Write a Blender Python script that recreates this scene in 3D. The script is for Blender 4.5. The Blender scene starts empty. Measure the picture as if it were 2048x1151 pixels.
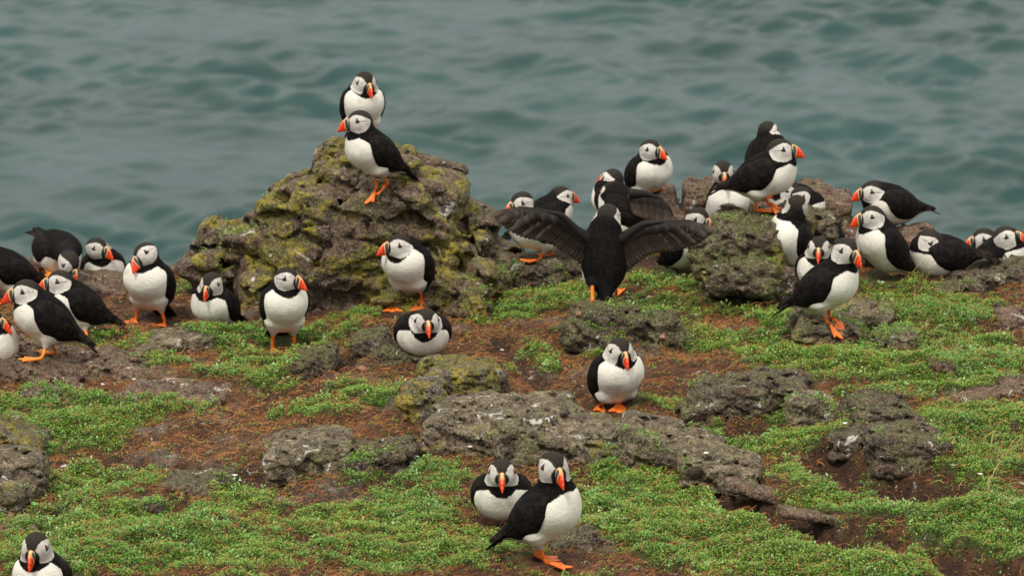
import bpy, math, random
import numpy as np
from mathutils import Vector, Matrix

random.seed(7); rng = np.random.default_rng(7)
scene = bpy.context.scene
R = math.radians

# ------------------------------------------------------------------ camera, sky, sun, exposure
CAMZ, PITCH, FPX = 2.572, R(12.0), 9102.0
cam_d = bpy.data.cameras.new("camera"); cam = bpy.data.objects.new("camera", cam_d)
scene.collection.objects.link(cam); scene.camera = cam
cam.location = (0, 0, CAMZ); cam.rotation_euler = (math.pi/2 - PITCH, 0, 0)
cam_d.sensor_width = 36.0; cam_d.lens = FPX*36/2048
cam_d.clip_start = 0.1; cam_d.clip_end = 5000
cam_d.dof.use_dof = True; cam_d.dof.focus_distance = 10.3; cam_d.dof.aperture_fstop = 11.0

SUN_EL, SUN_AZ = R(58), R(-35)          # azimuth measured from behind the camera, towards its left
world = bpy.data.worlds.new("World"); scene.world = world; world.use_nodes = True
wn = world.node_tree.nodes; wl = world.node_tree.links; wn.clear()
sky = wn.new("ShaderNodeTexSky"); sky.sky_type = 'NISHITA'; sky.sun_disc = False
sky.sun_elevation = SUN_EL; sky.sun_rotation = R(180) + SUN_AZ; sky.air_density = 1.2; sky.dust_density = 6.0
hsv = wn.new("ShaderNodeHueSaturation"); hsv.inputs["Saturation"].default_value = 0.25
wl.new(sky.outputs[0], hsv.inputs["Color"])
cloud = wn.new("ShaderNodeMix"); cloud.data_type = 'RGBA'; cloud.inputs[0].default_value = 0.8   # overcast deck over the clear sky
tcw = wn.new("ShaderNodeTexCoord"); spw = wn.new("ShaderNodeSeparateXYZ"); wl.new(tcw.outputs["Generated"], spw.inputs[0])
deck = wn.new("ShaderNodeMix"); deck.data_type = 'RGBA'; wl.new(spw.outputs[2], deck.inputs[0])
deck.inputs[6].default_value = (1.75, 2.05, 2.32, 1); deck.inputs[7].default_value = (13.2, 12.2, 10.5, 1)
wl.new(deck.outputs[2], cloud.inputs[7])
wl.new(hsv.outputs[0], cloud.inputs[6])
bg = wn.new("ShaderNodeBackground"); bg.inputs[1].default_value = 0.10
wo = wn.new("ShaderNodeOutputWorld")
wl.new(cloud.outputs[2], bg.inputs[0]); wl.new(bg.outputs[0], wo.inputs[0])
sun_d = bpy.data.lights.new("sun", 'SUN'); sun_d.energy = 1.5; sun_d.angle = R(10); sun_d.color = (1, 0.93, 0.82)
sun = bpy.data.objects.new("sun", sun_d); scene.collection.objects.link(sun)
sdir = Vector((math.sin(SUN_AZ)*math.cos(SUN_EL), -math.cos(SUN_AZ)*math.cos(SUN_EL), math.sin(SUN_EL)))
sun.rotation_euler = sdir.to_track_quat('Z', 'Y').to_euler()
scene.view_settings.view_transform = 'Standard'; scene.view_settings.look = 'None'
scene.view_settings.exposure = 0.62; scene.view_settings.gamma = 1.0

# ------------------------------------------------------------------ projection helpers
CF = np.array([0, math.cos(PITCH), -math.sin(PITCH)]); CU = np.array([0, math.sin(PITCH), math.cos(PITCH)])
CR = np.array([1.0, 0, 0]); CO = np.array([0, 0, CAMZ])
def raydir(px, py): return CF + CR*(px-1024)/FPX - CU*(py-575.5)/FPX
def at(px, py, Y):
    d = raydir(px, py); return CO + d*(Y/d[1])
def project(P):
    Q = P - CO; z = Q@CF
    return 1024 + FPX*(Q@CR)/z, 575.5 - FPX*(Q@CU)/z

# ------------------------------------------------------------------ numpy noise
def _h(i, j, k, s):
    n = (i.astype(np.uint32)*np.uint32(374761393) + j.astype(np.uint32)*np.uint32(668265263)
         + k.astype(np.uint32)*np.uint32(2147483647) + np.uint32((s*974711) & 0xffffffff))
    n = (n ^ (n >> np.uint32(13)))*np.uint32(1274126177)
    n = (n ^ (n >> np.uint32(15)))*np.uint32(2246822519)
    return (n ^ (n >> np.uint32(16)))
def perlin(P, s=0):
    P = np.asarray(P, dtype=np.float32); F = np.floor(P); I = F.astype(np.int64); f = P-F
    u = f*f*f*(f*(f*6-15)+10); out = 0
    for a in (0, 1):
        for b in (0, 1):
            for c in (0, 1):
                h = _h(I[:, 0]+a, I[:, 1]+b, I[:, 2]+c, s)
                gx = (h & 255)/127.5-1; gy = ((h >> np.uint32(8)) & 255)/127.5-1; gz = ((h >> np.uint32(16)) & 255)/127.5-1
                d = gx*(f[:, 0]-a) + gy*(f[:, 1]-b) + gz*(f[:, 2]-c)
                w = (u[:, 0] if a else 1-u[:, 0])*(u[:, 1] if b else 1-u[:, 1])*(u[:, 2] if c else 1-u[:, 2])
                out = out + w*d
    return out
def fbm(P, sc, o=3, s=0, ridged=False):
    P = np.asarray(P); t = 0; a = 1.0; n = 0
    for q in range(o):
        v = perlin(P/sc*(2.03**q), s+q*17)
        t = t + a*((0.35-np.abs(v)) if ridged else v); n += a; a *= 0.5
    return t/n
def worley(P, s=0):
    P = np.asarray(P, dtype=np.float32); F = np.floor(P).astype(np.int64); f1 = np.full(len(P), 9.0); f2 = f1.copy(); idv = np.zeros(len(P)); sh = np.zeros(len(P))
    for a in (-1, 0, 1):
        for b in (-1, 0, 1):
            for c in (-1, 0, 1):
                h = _h(F[:, 0]+a, F[:, 1]+b, F[:, 2]+c, s)
                q = np.stack([F[:, 0]+a+(h & 1023)/1023, F[:, 1]+b+((h >> np.uint32(10)) & 1023)/1023, F[:, 2]+c+((h >> np.uint32(20)) & 1023)/1023], 1)
                d = np.sqrt(((q-P)**2).sum(1)); lt = d < f1
                e = P-q; pl = e[:, 0]*((h & 63)/31.5-1)+e[:, 1]*(((h >> np.uint32(6)) & 63)/31.5-1)+e[:, 2]*(((h >> np.uint32(12)) & 63)/31.5-1); sh = np.where(lt, pl, sh)
                f2 = np.where(lt, f1, np.minimum(f2, d)); idv = np.where(lt, (h & 255)/255.0, idv); f1 = np.where(lt, d, f1)
    return f1, f2, idv, sh
def sstep(a, b, x):
    t = np.clip((x-a)/(b-a), 0, 1); return t*t*(3-2*t)

# ------------------------------------------------------------------ mesh helpers
def mesh_np(name, V, Fc, attrs=None, smooth=True):
    V = np.asarray(V, dtype=np.float32); Fc = np.asarray(Fc, dtype=np.int32); k = Fc.shape[1]
    me = bpy.data.meshes.new(name)
    me.vertices.add(len(V)); me.vertices.foreach_set("co", V.ravel())
    me.loops.add(Fc.size); me.loops.foreach_set("vertex_index", Fc.ravel())
    me.polygons.add(len(Fc)); me.polygons.foreach_set("loop_start", np.arange(0, Fc.size, k, dtype=np.int32))
    me.polygons.foreach_set("use_smooth", np.full(len(Fc), smooth))
    me.update(calc_edges=True); me.validate()
    for n, a in (attrs or {}).items():
        at_ = me.attributes.new(n, 'FLOAT', 'POINT'); at_.data.foreach_set("value", np.asarray(a, dtype=np.float32))
    return me
def link(name, me, mat=None, parent=None, loc=None):
    o = bpy.data.objects.new(name, me); scene.collection.objects.link(o)
    if mat is not None: me.materials.append(mat)
    if parent is not None: o.parent = parent
    if loc is not None: o.location = loc
    return o
def tag(o, label=None, cat=None, group=None, kind=None):
    if label: o["label"] = label
    if cat: o["category"] = cat
    if group: o["group"] = group
    if kind: o["kind"] = kind
    return o
def merge(parts):
    V, F, n = [], [], 0; A = {}
    for v, f, a in parts:
        V.append(v); F.append(np.asarray(f)+n); n += len(v)
        for k in a: A.setdefault(k, []).append(a[k])
    return np.concatenate(V), np.concatenate(F), {k: np.concatenate(x) for k, x in A.items()}
CORN = [(a, b, c) for a in (0, 1) for b in (0, 1) for c in (0, 1)]
EDG = [(i, j) for i in range(8) for j in range(i+1, 8) if sum(abs(np.array(CORN[i])-np.array(CORN[j]))) == 1]
def surface_nets(S, org, h):
    ins = S < 0; nx, ny, nz = S.shape; cnt = np.zeros((nx-1, ny-1, nz-1), np.int8)
    for a, b, c in CORN: cnt += ins[a:nx-1+a, b:ny-1+b, c:nz-1+c]
    act = (cnt > 0) & (cnt < 8); I, J, K = np.nonzero(act)
    idm = np.full(act.shape, -1, np.int32); idm[act] = np.arange(len(I))
    vals = np.stack([S[I+a, J+b, K+c] for a, b, c in CORN], 1)
    acc = np.zeros((len(I), 3)); n = np.zeros(len(I))
    for i, j in EDG:
        va, vb = vals[:, i], vals[:, j]; m = (va < 0) != (vb < 0)
        t = np.where(m, va/np.where(va == vb, 1, va-vb), 0)[:, None]
        p = np.array(CORN[i]) + t*(np.array(CORN[j])-np.array(CORN[i]))
        acc += p*m[:, None]; n += m
    V = np.asarray(org) + h*(np.stack([I, J, K], 1) + acc/n[:, None])
    Q = []
    def quads(axis):
        A = np.swapaxes(ins, 0, axis) if axis else ins
        sl = [slice(None)]*3; sh = [slice(None)]*3; sl[axis] = slice(0, -1); sh[axis] = slice(1, None)
        d = ins[tuple(sl)] != ins[tuple(sh)]
        e = np.stack(np.nonzero(d), 1); b, c = (axis+1) % 3, (axis+2) % 3
        lim = np.array(act.shape); ok = (e[:, b] > 0) & (e[:, c] > 0) & (e[:, b] < lim[b]) & (e[:, c] < lim[c]); e = e[ok]
        def cell(db, dc):
            q = e.copy(); q[:, b] += db; q[:, c] += dc; return idm[q[:, 0], q[:, 1], q[:, 2]]
        f = np.stack([cell(-1, -1), cell(0, -1), cell(0, 0), cell(-1, 0)], 1)
        fl = ~ins[e[:, 0], e[:, 1], e[:, 2]]; f[fl] = f[fl][:, ::-1]; Q.append(f)
    for ax in range(3): quads(ax)
    Fc = np.concatenate(Q); Fc = Fc[(Fc >= 0).all(1)]
    return V, Fc
def grid(lo, hi, h):
    lo = np.asarray(lo)-2*h; hi = np.asarray(hi)+2*h; n = np.ceil((hi-lo)/h).astype(int)+1
    g = np.stack(np.meshgrid(*[lo[i]+h*np.arange(n[i]) for i in range(3)], indexing='ij'), -1)
    return lo, n, g.reshape(-1, 3).astype(np.float32)
def smin(a, b, k):
    h = np.clip(0.5+0.5*(b-a)/k, 0, 1); return b*(1-h)+a*h-k*h*(1-h)
def ell(P, c, r):
    q = (P-np.asarray(c, np.float32)); r = np.asarray(r, np.float32)
    k0 = np.sqrt(((q/r)**2).sum(1)); k1 = np.sqrt(((q/(r*r))**2).sum(1)); return k0*(k0-1)/np.maximum(k1, 1e-6)
def cone(P, a, b, ra, rb):
    a = np.asarray(a, np.float32); b = np.asarray(b, np.float32); d = b-a
    t = np.clip(((P-a)@d)/(d@d), 0, 1); return np.linalg.norm(P-a-t[:, None]*d, axis=1)-(ra+(rb-ra)*t)
def tube(path, rad, n=10, squash=None, frame_up=(0, 0, 1)):
    path = np.asarray(path, float); rad = np.asarray(rad, float); m = len(path)
    T = np.gradient(path, axis=0); T /= np.linalg.norm(T, axis=1)[:, None]+1e-9
    up = np.asarray(frame_up, float); S = np.cross(T, up); bad = np.linalg.norm(S, axis=1) < 1e-3; S[bad] = np.cross(T[bad], (0.3, 1, 0))
    S /= np.linalg.norm(S, axis=1)[:, None]; U = np.cross(S, T)
    ra = rad if rad.ndim == 2 else np.stack([rad, rad], 1)
    an = np.linspace(0, 2*math.pi, n, endpoint=False)
    V = path[:, None]+ra[:, 0][:, None, None]*np.cos(an)[None, :, None]*S[:, None]+ra[:, 1][:, None, None]*np.sin(an)[None, :, None]*U[:, None]
    V = V.reshape(-1, 3); F = []
    for i in range(m-1):
        for j in range(n):
            a, b = i*n+j, i*n+(j+1) % n; F.append((a, b, b+n, a+n))
    V = np.concatenate([V, path[:1], path[-1:]]); c0, c1 = m*n, m*n+1
    for j in range(n):
        b = (j+1) % n; F.append((c0, b, j, j)); F.append((c1, (m-1)*n+j, (m-1)*n+b, (m-1)*n+b))
    return V, np.array(F)[:, ::-1]
def tri_clean(V, F):
    """quads with a repeated corner become real triangles: returned as python lists"""
    out = []
    for f in F.tolist():
        g = []
        for i in f:
            if i not in g: g.append(i)
        if len(g) > 2: out.append(g)
    return out
def mesh_py(name, V, F, attrs=None, smooth=True):
    me = bpy.data.meshes.new(name); me.from_pydata([tuple(map(float, v)) for v in V], [], tri_clean(V, np.asarray(F)))
    me.polygons.foreach_set("use_smooth", np.full(len(me.polygons), smooth)); me.update()
    for n, a in (attrs or {}).items():
        at_ = me.attributes.new(n, 'FLOAT', 'POINT'); at_.data.foreach_set("value", np.asarray(a, dtype=np.float32))
    return me

# ------------------------------------------------------------------ material helper
class NB:
    def __init__(s, name):
        s.m = bpy.data.materials.new(name); s.m.use_nodes = True; s.t = s.m.node_tree; s.n = s.t.nodes; s.l = s.t.links
        s.b = s.n["Principled BSDF"]
    def put(s, sock, v):
        if hasattr(v, "is_linked") or hasattr(v, "links"): s.l.new(v, sock)
        elif isinstance(v, (tuple, list)) and len(v) == 3 and sock.type == 'RGBA': sock.default_value = (*v, 1)
        else: sock.default_value = v
    def coord(s, which="Object", scale=(1, 1, 1)):
        c = s.n.new("ShaderNodeTexCoord"); mp = s.n.new("ShaderNodeMapping"); mp.inputs["Scale"].default_value = scale
        s.l.new(c.outputs[which], mp.inputs[0]); return mp.outputs[0]
    def noise(s, vec, scale, detail=4, rough=0.6, dist=0.0, color=False):
        t = s.n.new("ShaderNodeTexNoise"); s.put(t.inputs["Vector"], vec); t.inputs["Scale"].default_value = scale
        t.inputs["Detail"].default_value = detail; t.inputs["Roughness"].default_value = rough; t.inputs["Distortion"].default_value = dist
        return t.outputs[1 if color else 0]
    def voro(s, vec, scale, feat='F1', out=0):
        t = s.n.new("ShaderNodeTexVoronoi"); t.feature = feat; s.put(t.inputs["Vector"], vec); t.inputs["Scale"].default_value = scale
        return t.outputs[out]
    def ramp(s, v, a, b, lo=0.0, hi=1.0):
        t = s.n.new("ShaderNodeMapRange"); t.interpolation_type = 'SMOOTHSTEP'; s.put(t.inputs[0], v)
        t.inputs[1].default_value = a; t.inputs[2].default_value = b; t.inputs[3].default_value = lo; t.inputs[4].default_value = hi; return t.outputs[0]
    def mix(s, f, a, b):
        t = s.n.new("ShaderNodeMix"); t.data_type = 'RGBA'; s.put(t.inputs[0], f); s.put(t.inputs[6], a); s.put(t.inputs[7], b); return t.outputs[2]
    def math(s, op, a, b=0.0):
        t = s.n.new("ShaderNodeMath"); t.operation = op; s.put(t.inputs[0], a); s.put(t.inputs[1], b); return t.outputs[0]
    def attr(s, name):
        t = s.n.new("ShaderNodeAttribute"); t.attribute_name = name; return t.outputs["Fac"]
    def bump(s, h, dist, strength=1.0):
        t = s.n.new("ShaderNodeBump"); t.inputs["Distance"].default_value = dist; t.inputs["Strength"].default_value = strength
        s.put(t.inputs["Height"], h); s.l.new(t.outputs[0], s.b.inputs["Normal"]); return t
    def out(s, col, rough=0.7, spec=0.3):
        s.put(s.b.inputs["Base Color"], col); s.put(s.b.inputs["Roughness"], rough); s.b.inputs["Specular IOR Level"].default_value = spec; return s.m

# ------------------------------------------------------------------ materials
def mat_rock(name, base=(0.085, 0.062, 0.052), pale=(0.26, 0.235, 0.20), green=0.5, yellow=0.3, orange=0.1, white=0.4, moss=0.2, pinkish=0.3):
    m = NB(name); v = m.coord("Object")
    n1 = m.noise(v, 9, 6, 0.65, 0.3); n2 = m.noise(v, 28, 6, 0.7, 0.4); n3 = m.noise(v, 95, 4, 0.7)
    col = m.mix(m.ramp(n2, 0.35, 0.68), base, tuple(x*1.9 for x in base))
    col = m.mix(m.math('MULTIPLY', m.ramp(m.noise(v, 14, 4, 0.6, 1.0), 0.5, 0.66), pinkish), col, (0.21, 0.115, 0.085))
    col = m.mix(m.math('MULTIPLY', m.ramp(m.noise(v, 30, 6, 0.82, 0.8), 0.49, 0.57), 0.85), col, pale)
    gl = m.math('MULTIPLY', m.ramp(m.noise(v, 11, 6, 0.7, 0.8), 0.60-0.16*green, 0.68-0.12*green), m.ramp(n3, 0.3, 0.55))
    col = m.mix(m.math('MULTIPLY', gl, 0.85), col, m.mix(m.ramp(n2, 0.4, 0.6), (0.10, 0.105, 0.028), (0.27, 0.27, 0.10)))
    geo = m.n.new("ShaderNodeNewGeometry"); sep = m.n.new("ShaderNodeSeparateXYZ"); m.l.new(geo.outputs["Normal"], sep.inputs[0])
    up = sep.outputs[2]
    yl = m.math('MULTIPLY', m.ramp(m.noise(v, 7, 6, 0.72, 0.6), 0.66-0.22*yellow, 0.72-0.2*yellow), m.ramp(n3, 0.28, 0.5))
    col = m.mix(m.math('MULTIPLY', yl, min(1.0, yellow*2.5)), col, m.mix(m.ramp(n2, 0.42, 0.62), (0.15, 0.14, 0.014), (0.42, 0.34, 0.018)))
    og = m.math('MULTIPLY', m.ramp(m.noise(v, 13, 5, 0.7, 0.3), 0.72-0.2*orange, 0.76-0.2*orange), min(1.0, orange*3))
    col = m.mix(og, col, (0.42, 0.19, 0.02))
    ms = m.math('MULTIPLY', m.ramp(m.math('ADD', up, m.math('MULTIPLY', n1, 1.2)), 1.45-0.6*moss, 1.75-0.6*moss), min(1.0, moss*2))
    col = m.mix(ms, col, m.mix(n2, (0.045, 0.048, 0.010), (0.15, 0.155, 0.028)))
    sp = m.noise(v, 170, 3, 0.75); col = m.mix(m.ramp(sp, 0.5, 0.62, 0.0, 0.6), col, (0.34, 0.31, 0.25))
    col = m.mix(m.ramp(m.noise(v, 130, 4, 0.8), 0.38, 0.5, 0.85, 0.0), col, (0.03, 0.024, 0.018))
    dk = m.ramp(m.noise(v, 40, 5, 0.75, 1.6), 0.34, 0.44, 1.0, 0.0)
    col = m.mix(m.math('MULTIPLY', dk, 0.9), col, (0.018, 0.017, 0.013))
    ws = m.math('MULTIPLY', m.ramp(m.noise(v, 17, 5, 0.75, 0.7), 0.655-0.06*white, 0.67-0.06*white), 1.0 if white > 0 else 0.0)
    col = m.mix(ws, col, (0.62, 0.61, 0.58))
    vv = m.voro(v, 70); h = m.math('ADD', m.math('MULTIPLY', n3, 0.9), m.math('ADD', m.math('MULTIPLY', n2, 1.6), m.math('MULTIPLY', vv, 0.5)))
    m.bump(h, 0.016, 1.0)
    return m.out(col, m.ramp(n2, 0.3, 0.7, 0.55, 0.9), 0.35)
M = {}
M['rock_lichen'] = mat_rock("lichen_rock", base=(0.070, 0.038, 0.025), pale=(0.28, 0.205, 0.14), green=0.5, yellow=0.86, orange=0.15, white=0.5, moss=0.1)
M['rock_gold'] = mat_rock("golden_lichen_rock", green=0.6, yellow=1.1, orange=0.6, white=0.3, moss=0.2)
M['rock_green'] = mat_rock("green_rock", base=(0.07, 0.044, 0.028), pale=(0.26, 0.21, 0.13), green=0.9, yellow=0.5, orange=0.0, white=0.3, moss=0.35)
M['rock_grey'] = mat_rock("grey_rock", base=(0.095, 0.068, 0.044), pale=(0.38, 0.32, 0.21), green=0.55, yellow=0.4, white=0.6, moss=0.1, pinkish=0.3)
M['rock_red'] = mat_rock("red_brown_rock", base=(0.11, 0.058, 0.040), pale=(0.32, 0.21, 0.145), green=0.25, yellow=0.05, white=0.5, moss=0.15, pinkish=0.9)
M['rock_moss'] = mat_rock("mossy_rock", base=(0.055, 0.036, 0.024), pale=(0.17, 0.135, 0.09), green=0.7, yellow=0.3, white=0.3, moss=0.5, pinkish=0.4)
M['rock_dark'] = mat_rock("dark_rock", base=(0.046, 0.028, 0.019), pale=(0.20, 0.145, 0.10), green=0.5, yellow=0.2, white=0.35, moss=0.3, pinkish=0.5)

def mat_ground():
    m = NB("soil_and_moss"); v = m.coord("Object"); g = m.attr("green"); dk = m.attr("bare"); fl = m.attr("stony")
    n1 = m.noise(v, 16, 6, 0.7, 0.4); n2 = m.noise(v, 60, 5, 0.75); n3 = m.noise(v, 220, 3, 0.7)
    soil = m.mix(m.ramp(n2, 0.35, 0.65), (0.030, 0.016, 0.010), (0.105, 0.048, 0.022))
    soil = m.mix(m.math('MULTIPLY', m.ramp(n1, 0.5, 0.64), 0.8), soil, m.mix(n3, (0.14, 0.052, 0.018), (0.25, 0.105, 0.034)))
    st = m.mix(m.ramp(n2, 0.38, 0.62), (0.085, 0.062, 0.05), (0.22, 0.17, 0.14))
    soil = m.mix(fl, soil, st)
    soil = m.mix(m.math('MULTIPLY', dk, 0.85), soil, m.mix(n2, (0.018, 0.011, 0.008), (0.06, 0.033, 0.022)))
    grn = m.mix(m.ramp(n2, 0.3, 0.7), (0.03, 0.055, 0.012), (0.085, 0.15, 0.03))
    col = m.mix(m.ramp(g, 0.3, 0.9, 0.0, 0.6), soil, grn)
    col = m.mix(m.ramp(m.noise(v, 30, 5, 0.8, 0.9), 0.635, 0.65), col, (0.5, 0.48, 0.44))
    m.bump(m.math('ADD', m.math('MULTIPLY', n2, 1.0), m.math('MULTIPLY', n3, 0.5)), 0.012, 1.0)
    return m.out(col, m.ramp(n2, 0.3, 0.7, 0.5, 0.95), 0.3)
M['ground'] = mat_ground()

def mat_leaf(name, cols, rough=0.45, spec=0.5):
    m = NB(name); t = m.attr("tint"); v = m.coord("Object"); big = m.noise(v, 3.2, 3, 0.6)
    c = m.mix(m.ramp(t, 0.0, 0.6), cols[0], cols[1]); c = m.mix(m.ramp(t, 0.6, 1.0), c, cols[2])
    c = m.mix(m.math('MULTIPLY', m.ramp(big, 0.42, 0.62), 0.5), c, cols[3])
    m.b.inputs["Sheen Weight"].default_value = 0.0
    return m.out(c, rough, spec)
M['leaf'] = mat_leaf("cushion_leaf", [(0.065, 0.10, 0.012), (0.145, 0.28, 0.015), (0.25, 0.41, 0.055), (0.08, 0.25, 0.03)], 0.45)
M['herb'] = mat_leaf('herb_leaf', [(0.07, 0.14, 0.03), (0.16, 0.30, 0.07), (0.34, 0.46, 0.17), (0.12, 0.28, 0.09)], 0.4)
M['straw'] = mat_leaf("dry_straw", [(0.10, 0.036, 0.011), (0.32, 0.125, 0.030), (0.44, 0.21, 0.065), (0.24, 0.085, 0.024)], 0.6, 0.3)
M['blade'] = mat_leaf("tawny_grass", [(0.13, 0.14, 0.03), (0.30, 0.22, 0.07), (0.46, 0.36, 0.16), (0.22, 0.2, 0.05)], 0.6, 0.3)

def mat_water():
    m = NB("sea_water"); c = m.coord("Object", (1.0, 0.7, 1)); n1 = m.noise(c, 1.6, 5, 0.6, 0.6); n2 = m.noise(c, 0.16, 3, 0.5)
    m.bump(m.math('MULTIPLY', n1, 1.0), 0.08, 0.7)
    m.b.inputs["IOR"].default_value = 1.33
    return m.out(m.mix(m.ramp(n2, 0.35, 0.65), (0.009, 0.040, 0.040), (0.014, 0.052, 0.053)), 0.10, 0.5)
M['water'] = mat_water()

def mat_body():
    m = NB("puffin_plumage"); v = m.coord("Object")
    n = m.noise(v, 120, 4, 0.6); f = m.noise(v, 420, 3, 0.6)
    black = m.mix(m.ramp(n, 0.4, 0.75), (0.004, 0.0036, 0.004), (0.012, 0.010, 0.009))
    cap = m.mix(n, (0.022, 0.019, 0.017), (0.042, 0.036, 0.031))
    col = m.mix(m.ramp(m.attr("cap"), -0.006, 0.006), cap, black)
    white = m.mix(m.ramp(m.noise(v, 26, 4, 0.6, 0.5), 0.45, 0.8), (0.80, 0.78, 0.72), (0.56, 0.52, 0.44))
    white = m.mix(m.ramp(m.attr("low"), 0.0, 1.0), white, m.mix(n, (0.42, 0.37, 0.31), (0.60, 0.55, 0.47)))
    edge = m.math('ADD', m.attr("white"), m.math('MULTIPLY', m.math('SUBTRACT', m.noise(v, 230, 4, 0.7), 0.5), 0.012))
    col = m.mix(m.ramp(edge, -0.0014, 0.0014), white, col)
    face = m.mix(m.ramp(m.noise(v, 70, 3, 0.6), 0.3, 0.75), (0.62, 0.595, 0.56), (0.43, 0.41, 0.39))
    col = m.mix(m.ramp(m.attr("face"), -0.0009, 0.0009), face, col)
    col = m.mix(m.ramp(m.attr("mark"), -0.0006, 0.0008), (0.012, 0.010, 0.012), col)
    m.bump(m.math('ADD', f, m.math('MULTIPLY', n, 1.5)), 0.0016, 0.7)
    m.b.inputs["Sheen Weight"].default_value = 0.0
    return m.out(col, 0.8, 0.08)
M['body'] = mat_body()
def mat_wing():
    m = NB("puffin_wing"); v = m.coord("Object"); n = m.noise(v, 60, 4, 0.65); u = m.attr("u"); w = m.attr("w")
    wv = m.math('MULTIPLY', m.math('SINE', m.math('ADD', m.math('MULTIPLY', w, 17.0), m.math('MULTIPLY', n, 14.0))), m.ramp(u, 0.35, 0.7, 0.15, 0.8))
    col = m.mix(m.ramp(n, 0.42, 0.75), (0.004, 0.0036, 0.004), (0.020, 0.0145, 0.012))
    col = m.mix(m.math('MULTIPLY', m.ramp(u, 0.5, 0.95), m.ramp(n, 0.45, 0.6, 0.0, 0.8)), col, (0.040, 0.028, 0.022))
    m.bump(m.math('ADD', m.math('MULTIPLY', wv, 0.35), m.noise(v, 260, 3, 0.6)), 0.0018, 0.9)
    return m.out(col, 0.7, 0.1)
M['wing'] = mat_wing()
def mat_feather():
    m = NB("spread_flight_feathers"); v = m.coord("Object"); t = m.attr("tint"); w = m.attr("w")
    n = m.noise(v, 90, 3, 0.6)
    col = m.mix(t, (0.008, 0.006, 0.0055), (0.040, 0.027, 0.021))
    col = m.mix(m.ramp(w, 0.55, 1.0, 0.0, 0.75), col, m.mix(t, (0.05, 0.036, 0.03), (0.20, 0.15, 0.125)))
    col = m.mix(m.ramp(n, 0.45, 0.75, 0.0, 0.5), col, (0.01, 0.008, 0.008))
    return m.out(col, 0.6, 0.2)
M['feather'] = mat_feather()
def mat_lining():
    m = NB("pale_wing_lining"); t = m.attr("tint"); return m.out(m.mix(t, (0.10, 0.085, 0.075), (0.55, 0.52, 0.48)), 0.7, 0.2)
M['lining'] = mat_lining()
def mat_bill():
    m = NB("puffin_bill"); t = m.attr("t"); v = m.coord("Object"); n = m.noise(v, 90, 3, 0.6)
    red = m.mix(n, (0.70, 0.022, 0.008), (0.84, 0.060, 0.012))
    groove = m.math('MULTIPLY', m.ramp(m.math('SINE', m.math('MULTIPLY', t, 34.0)), 0.55, 0.95), m.ramp(t, 0.50, 0.56))
    red = m.mix(m.math('MULTIPLY', groove, 0.4), red, (0.85, 0.28, 0.06))
    col = m.mix(m.ramp(t, 0.115, 0.14), (0.74, 0.60, 0.33), m.mix(n, (0.035, 0.04, 0.048), (0.075, 0.078, 0.085)))
    col = m.mix(m.ramp(t, 0.33, 0.35), col, (0.78, 0.56, 0.25))
    col = m.mix(m.ramp(t, 0.38, 0.40), col, red)
    col = m.mix(m.ramp(m.attr("ridge"), 0.80, 0.98), col, m.mix(m.ramp(t, 0.3, 0.75), (0.80, 0.42, 0.16), (0.80, 0.07, 0.02)))
    col = m.mix(m.ramp(m.attr("gape"), 0.0, 0.6), (0.10, 0.03, 0.02), col)
    m.bump(m.math('SINE', m.math('MULTIPLY', t, 34.0)), 0.0006, 0.6)
    return m.out(col, 0.38, 0.45)
M['bill'] = mat_bill()
def flat(name, a, b, rough=0.5, spec=0.4, sc=150, bump=0.0008):
    m = NB(name); n = m.noise(m.coord("Object"), sc, 4, 0.65); m.bump(n, bump, 0.8); return m.out(m.mix(m.ramp(n, 0.3, 0.7), a, b), rough, spec)
M['orange'] = flat("orange_leg_skin", (0.62, 0.10, 0.012), (0.88, 0.235, 0.03), 0.45, 0.4)
M['yorange'] = flat("yellow_orange_leg_skin", (0.60, 0.16, 0.015), (0.85, 0.33, 0.04), 0.45, 0.4)
M['eye'] = flat("eye", (0.010, 0.006, 0.005), (0.014, 0.008, 0.006), 0.12, 0.6)
M['ring'] = flat("eye_ring", (0.22, 0.02, 0.012), (0.28, 0.03, 0.015), 0.5, 0.4)
M['rosette'] = flat("gape_rosette", (0.70, 0.28, 0.03), (0.80, 0.42, 0.06), 0.55, 0.3)
M['petal'] = flat("white_petal", (0.72, 0.72, 0.66), (0.8, 0.8, 0.76), 0.5, 0.3)

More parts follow.
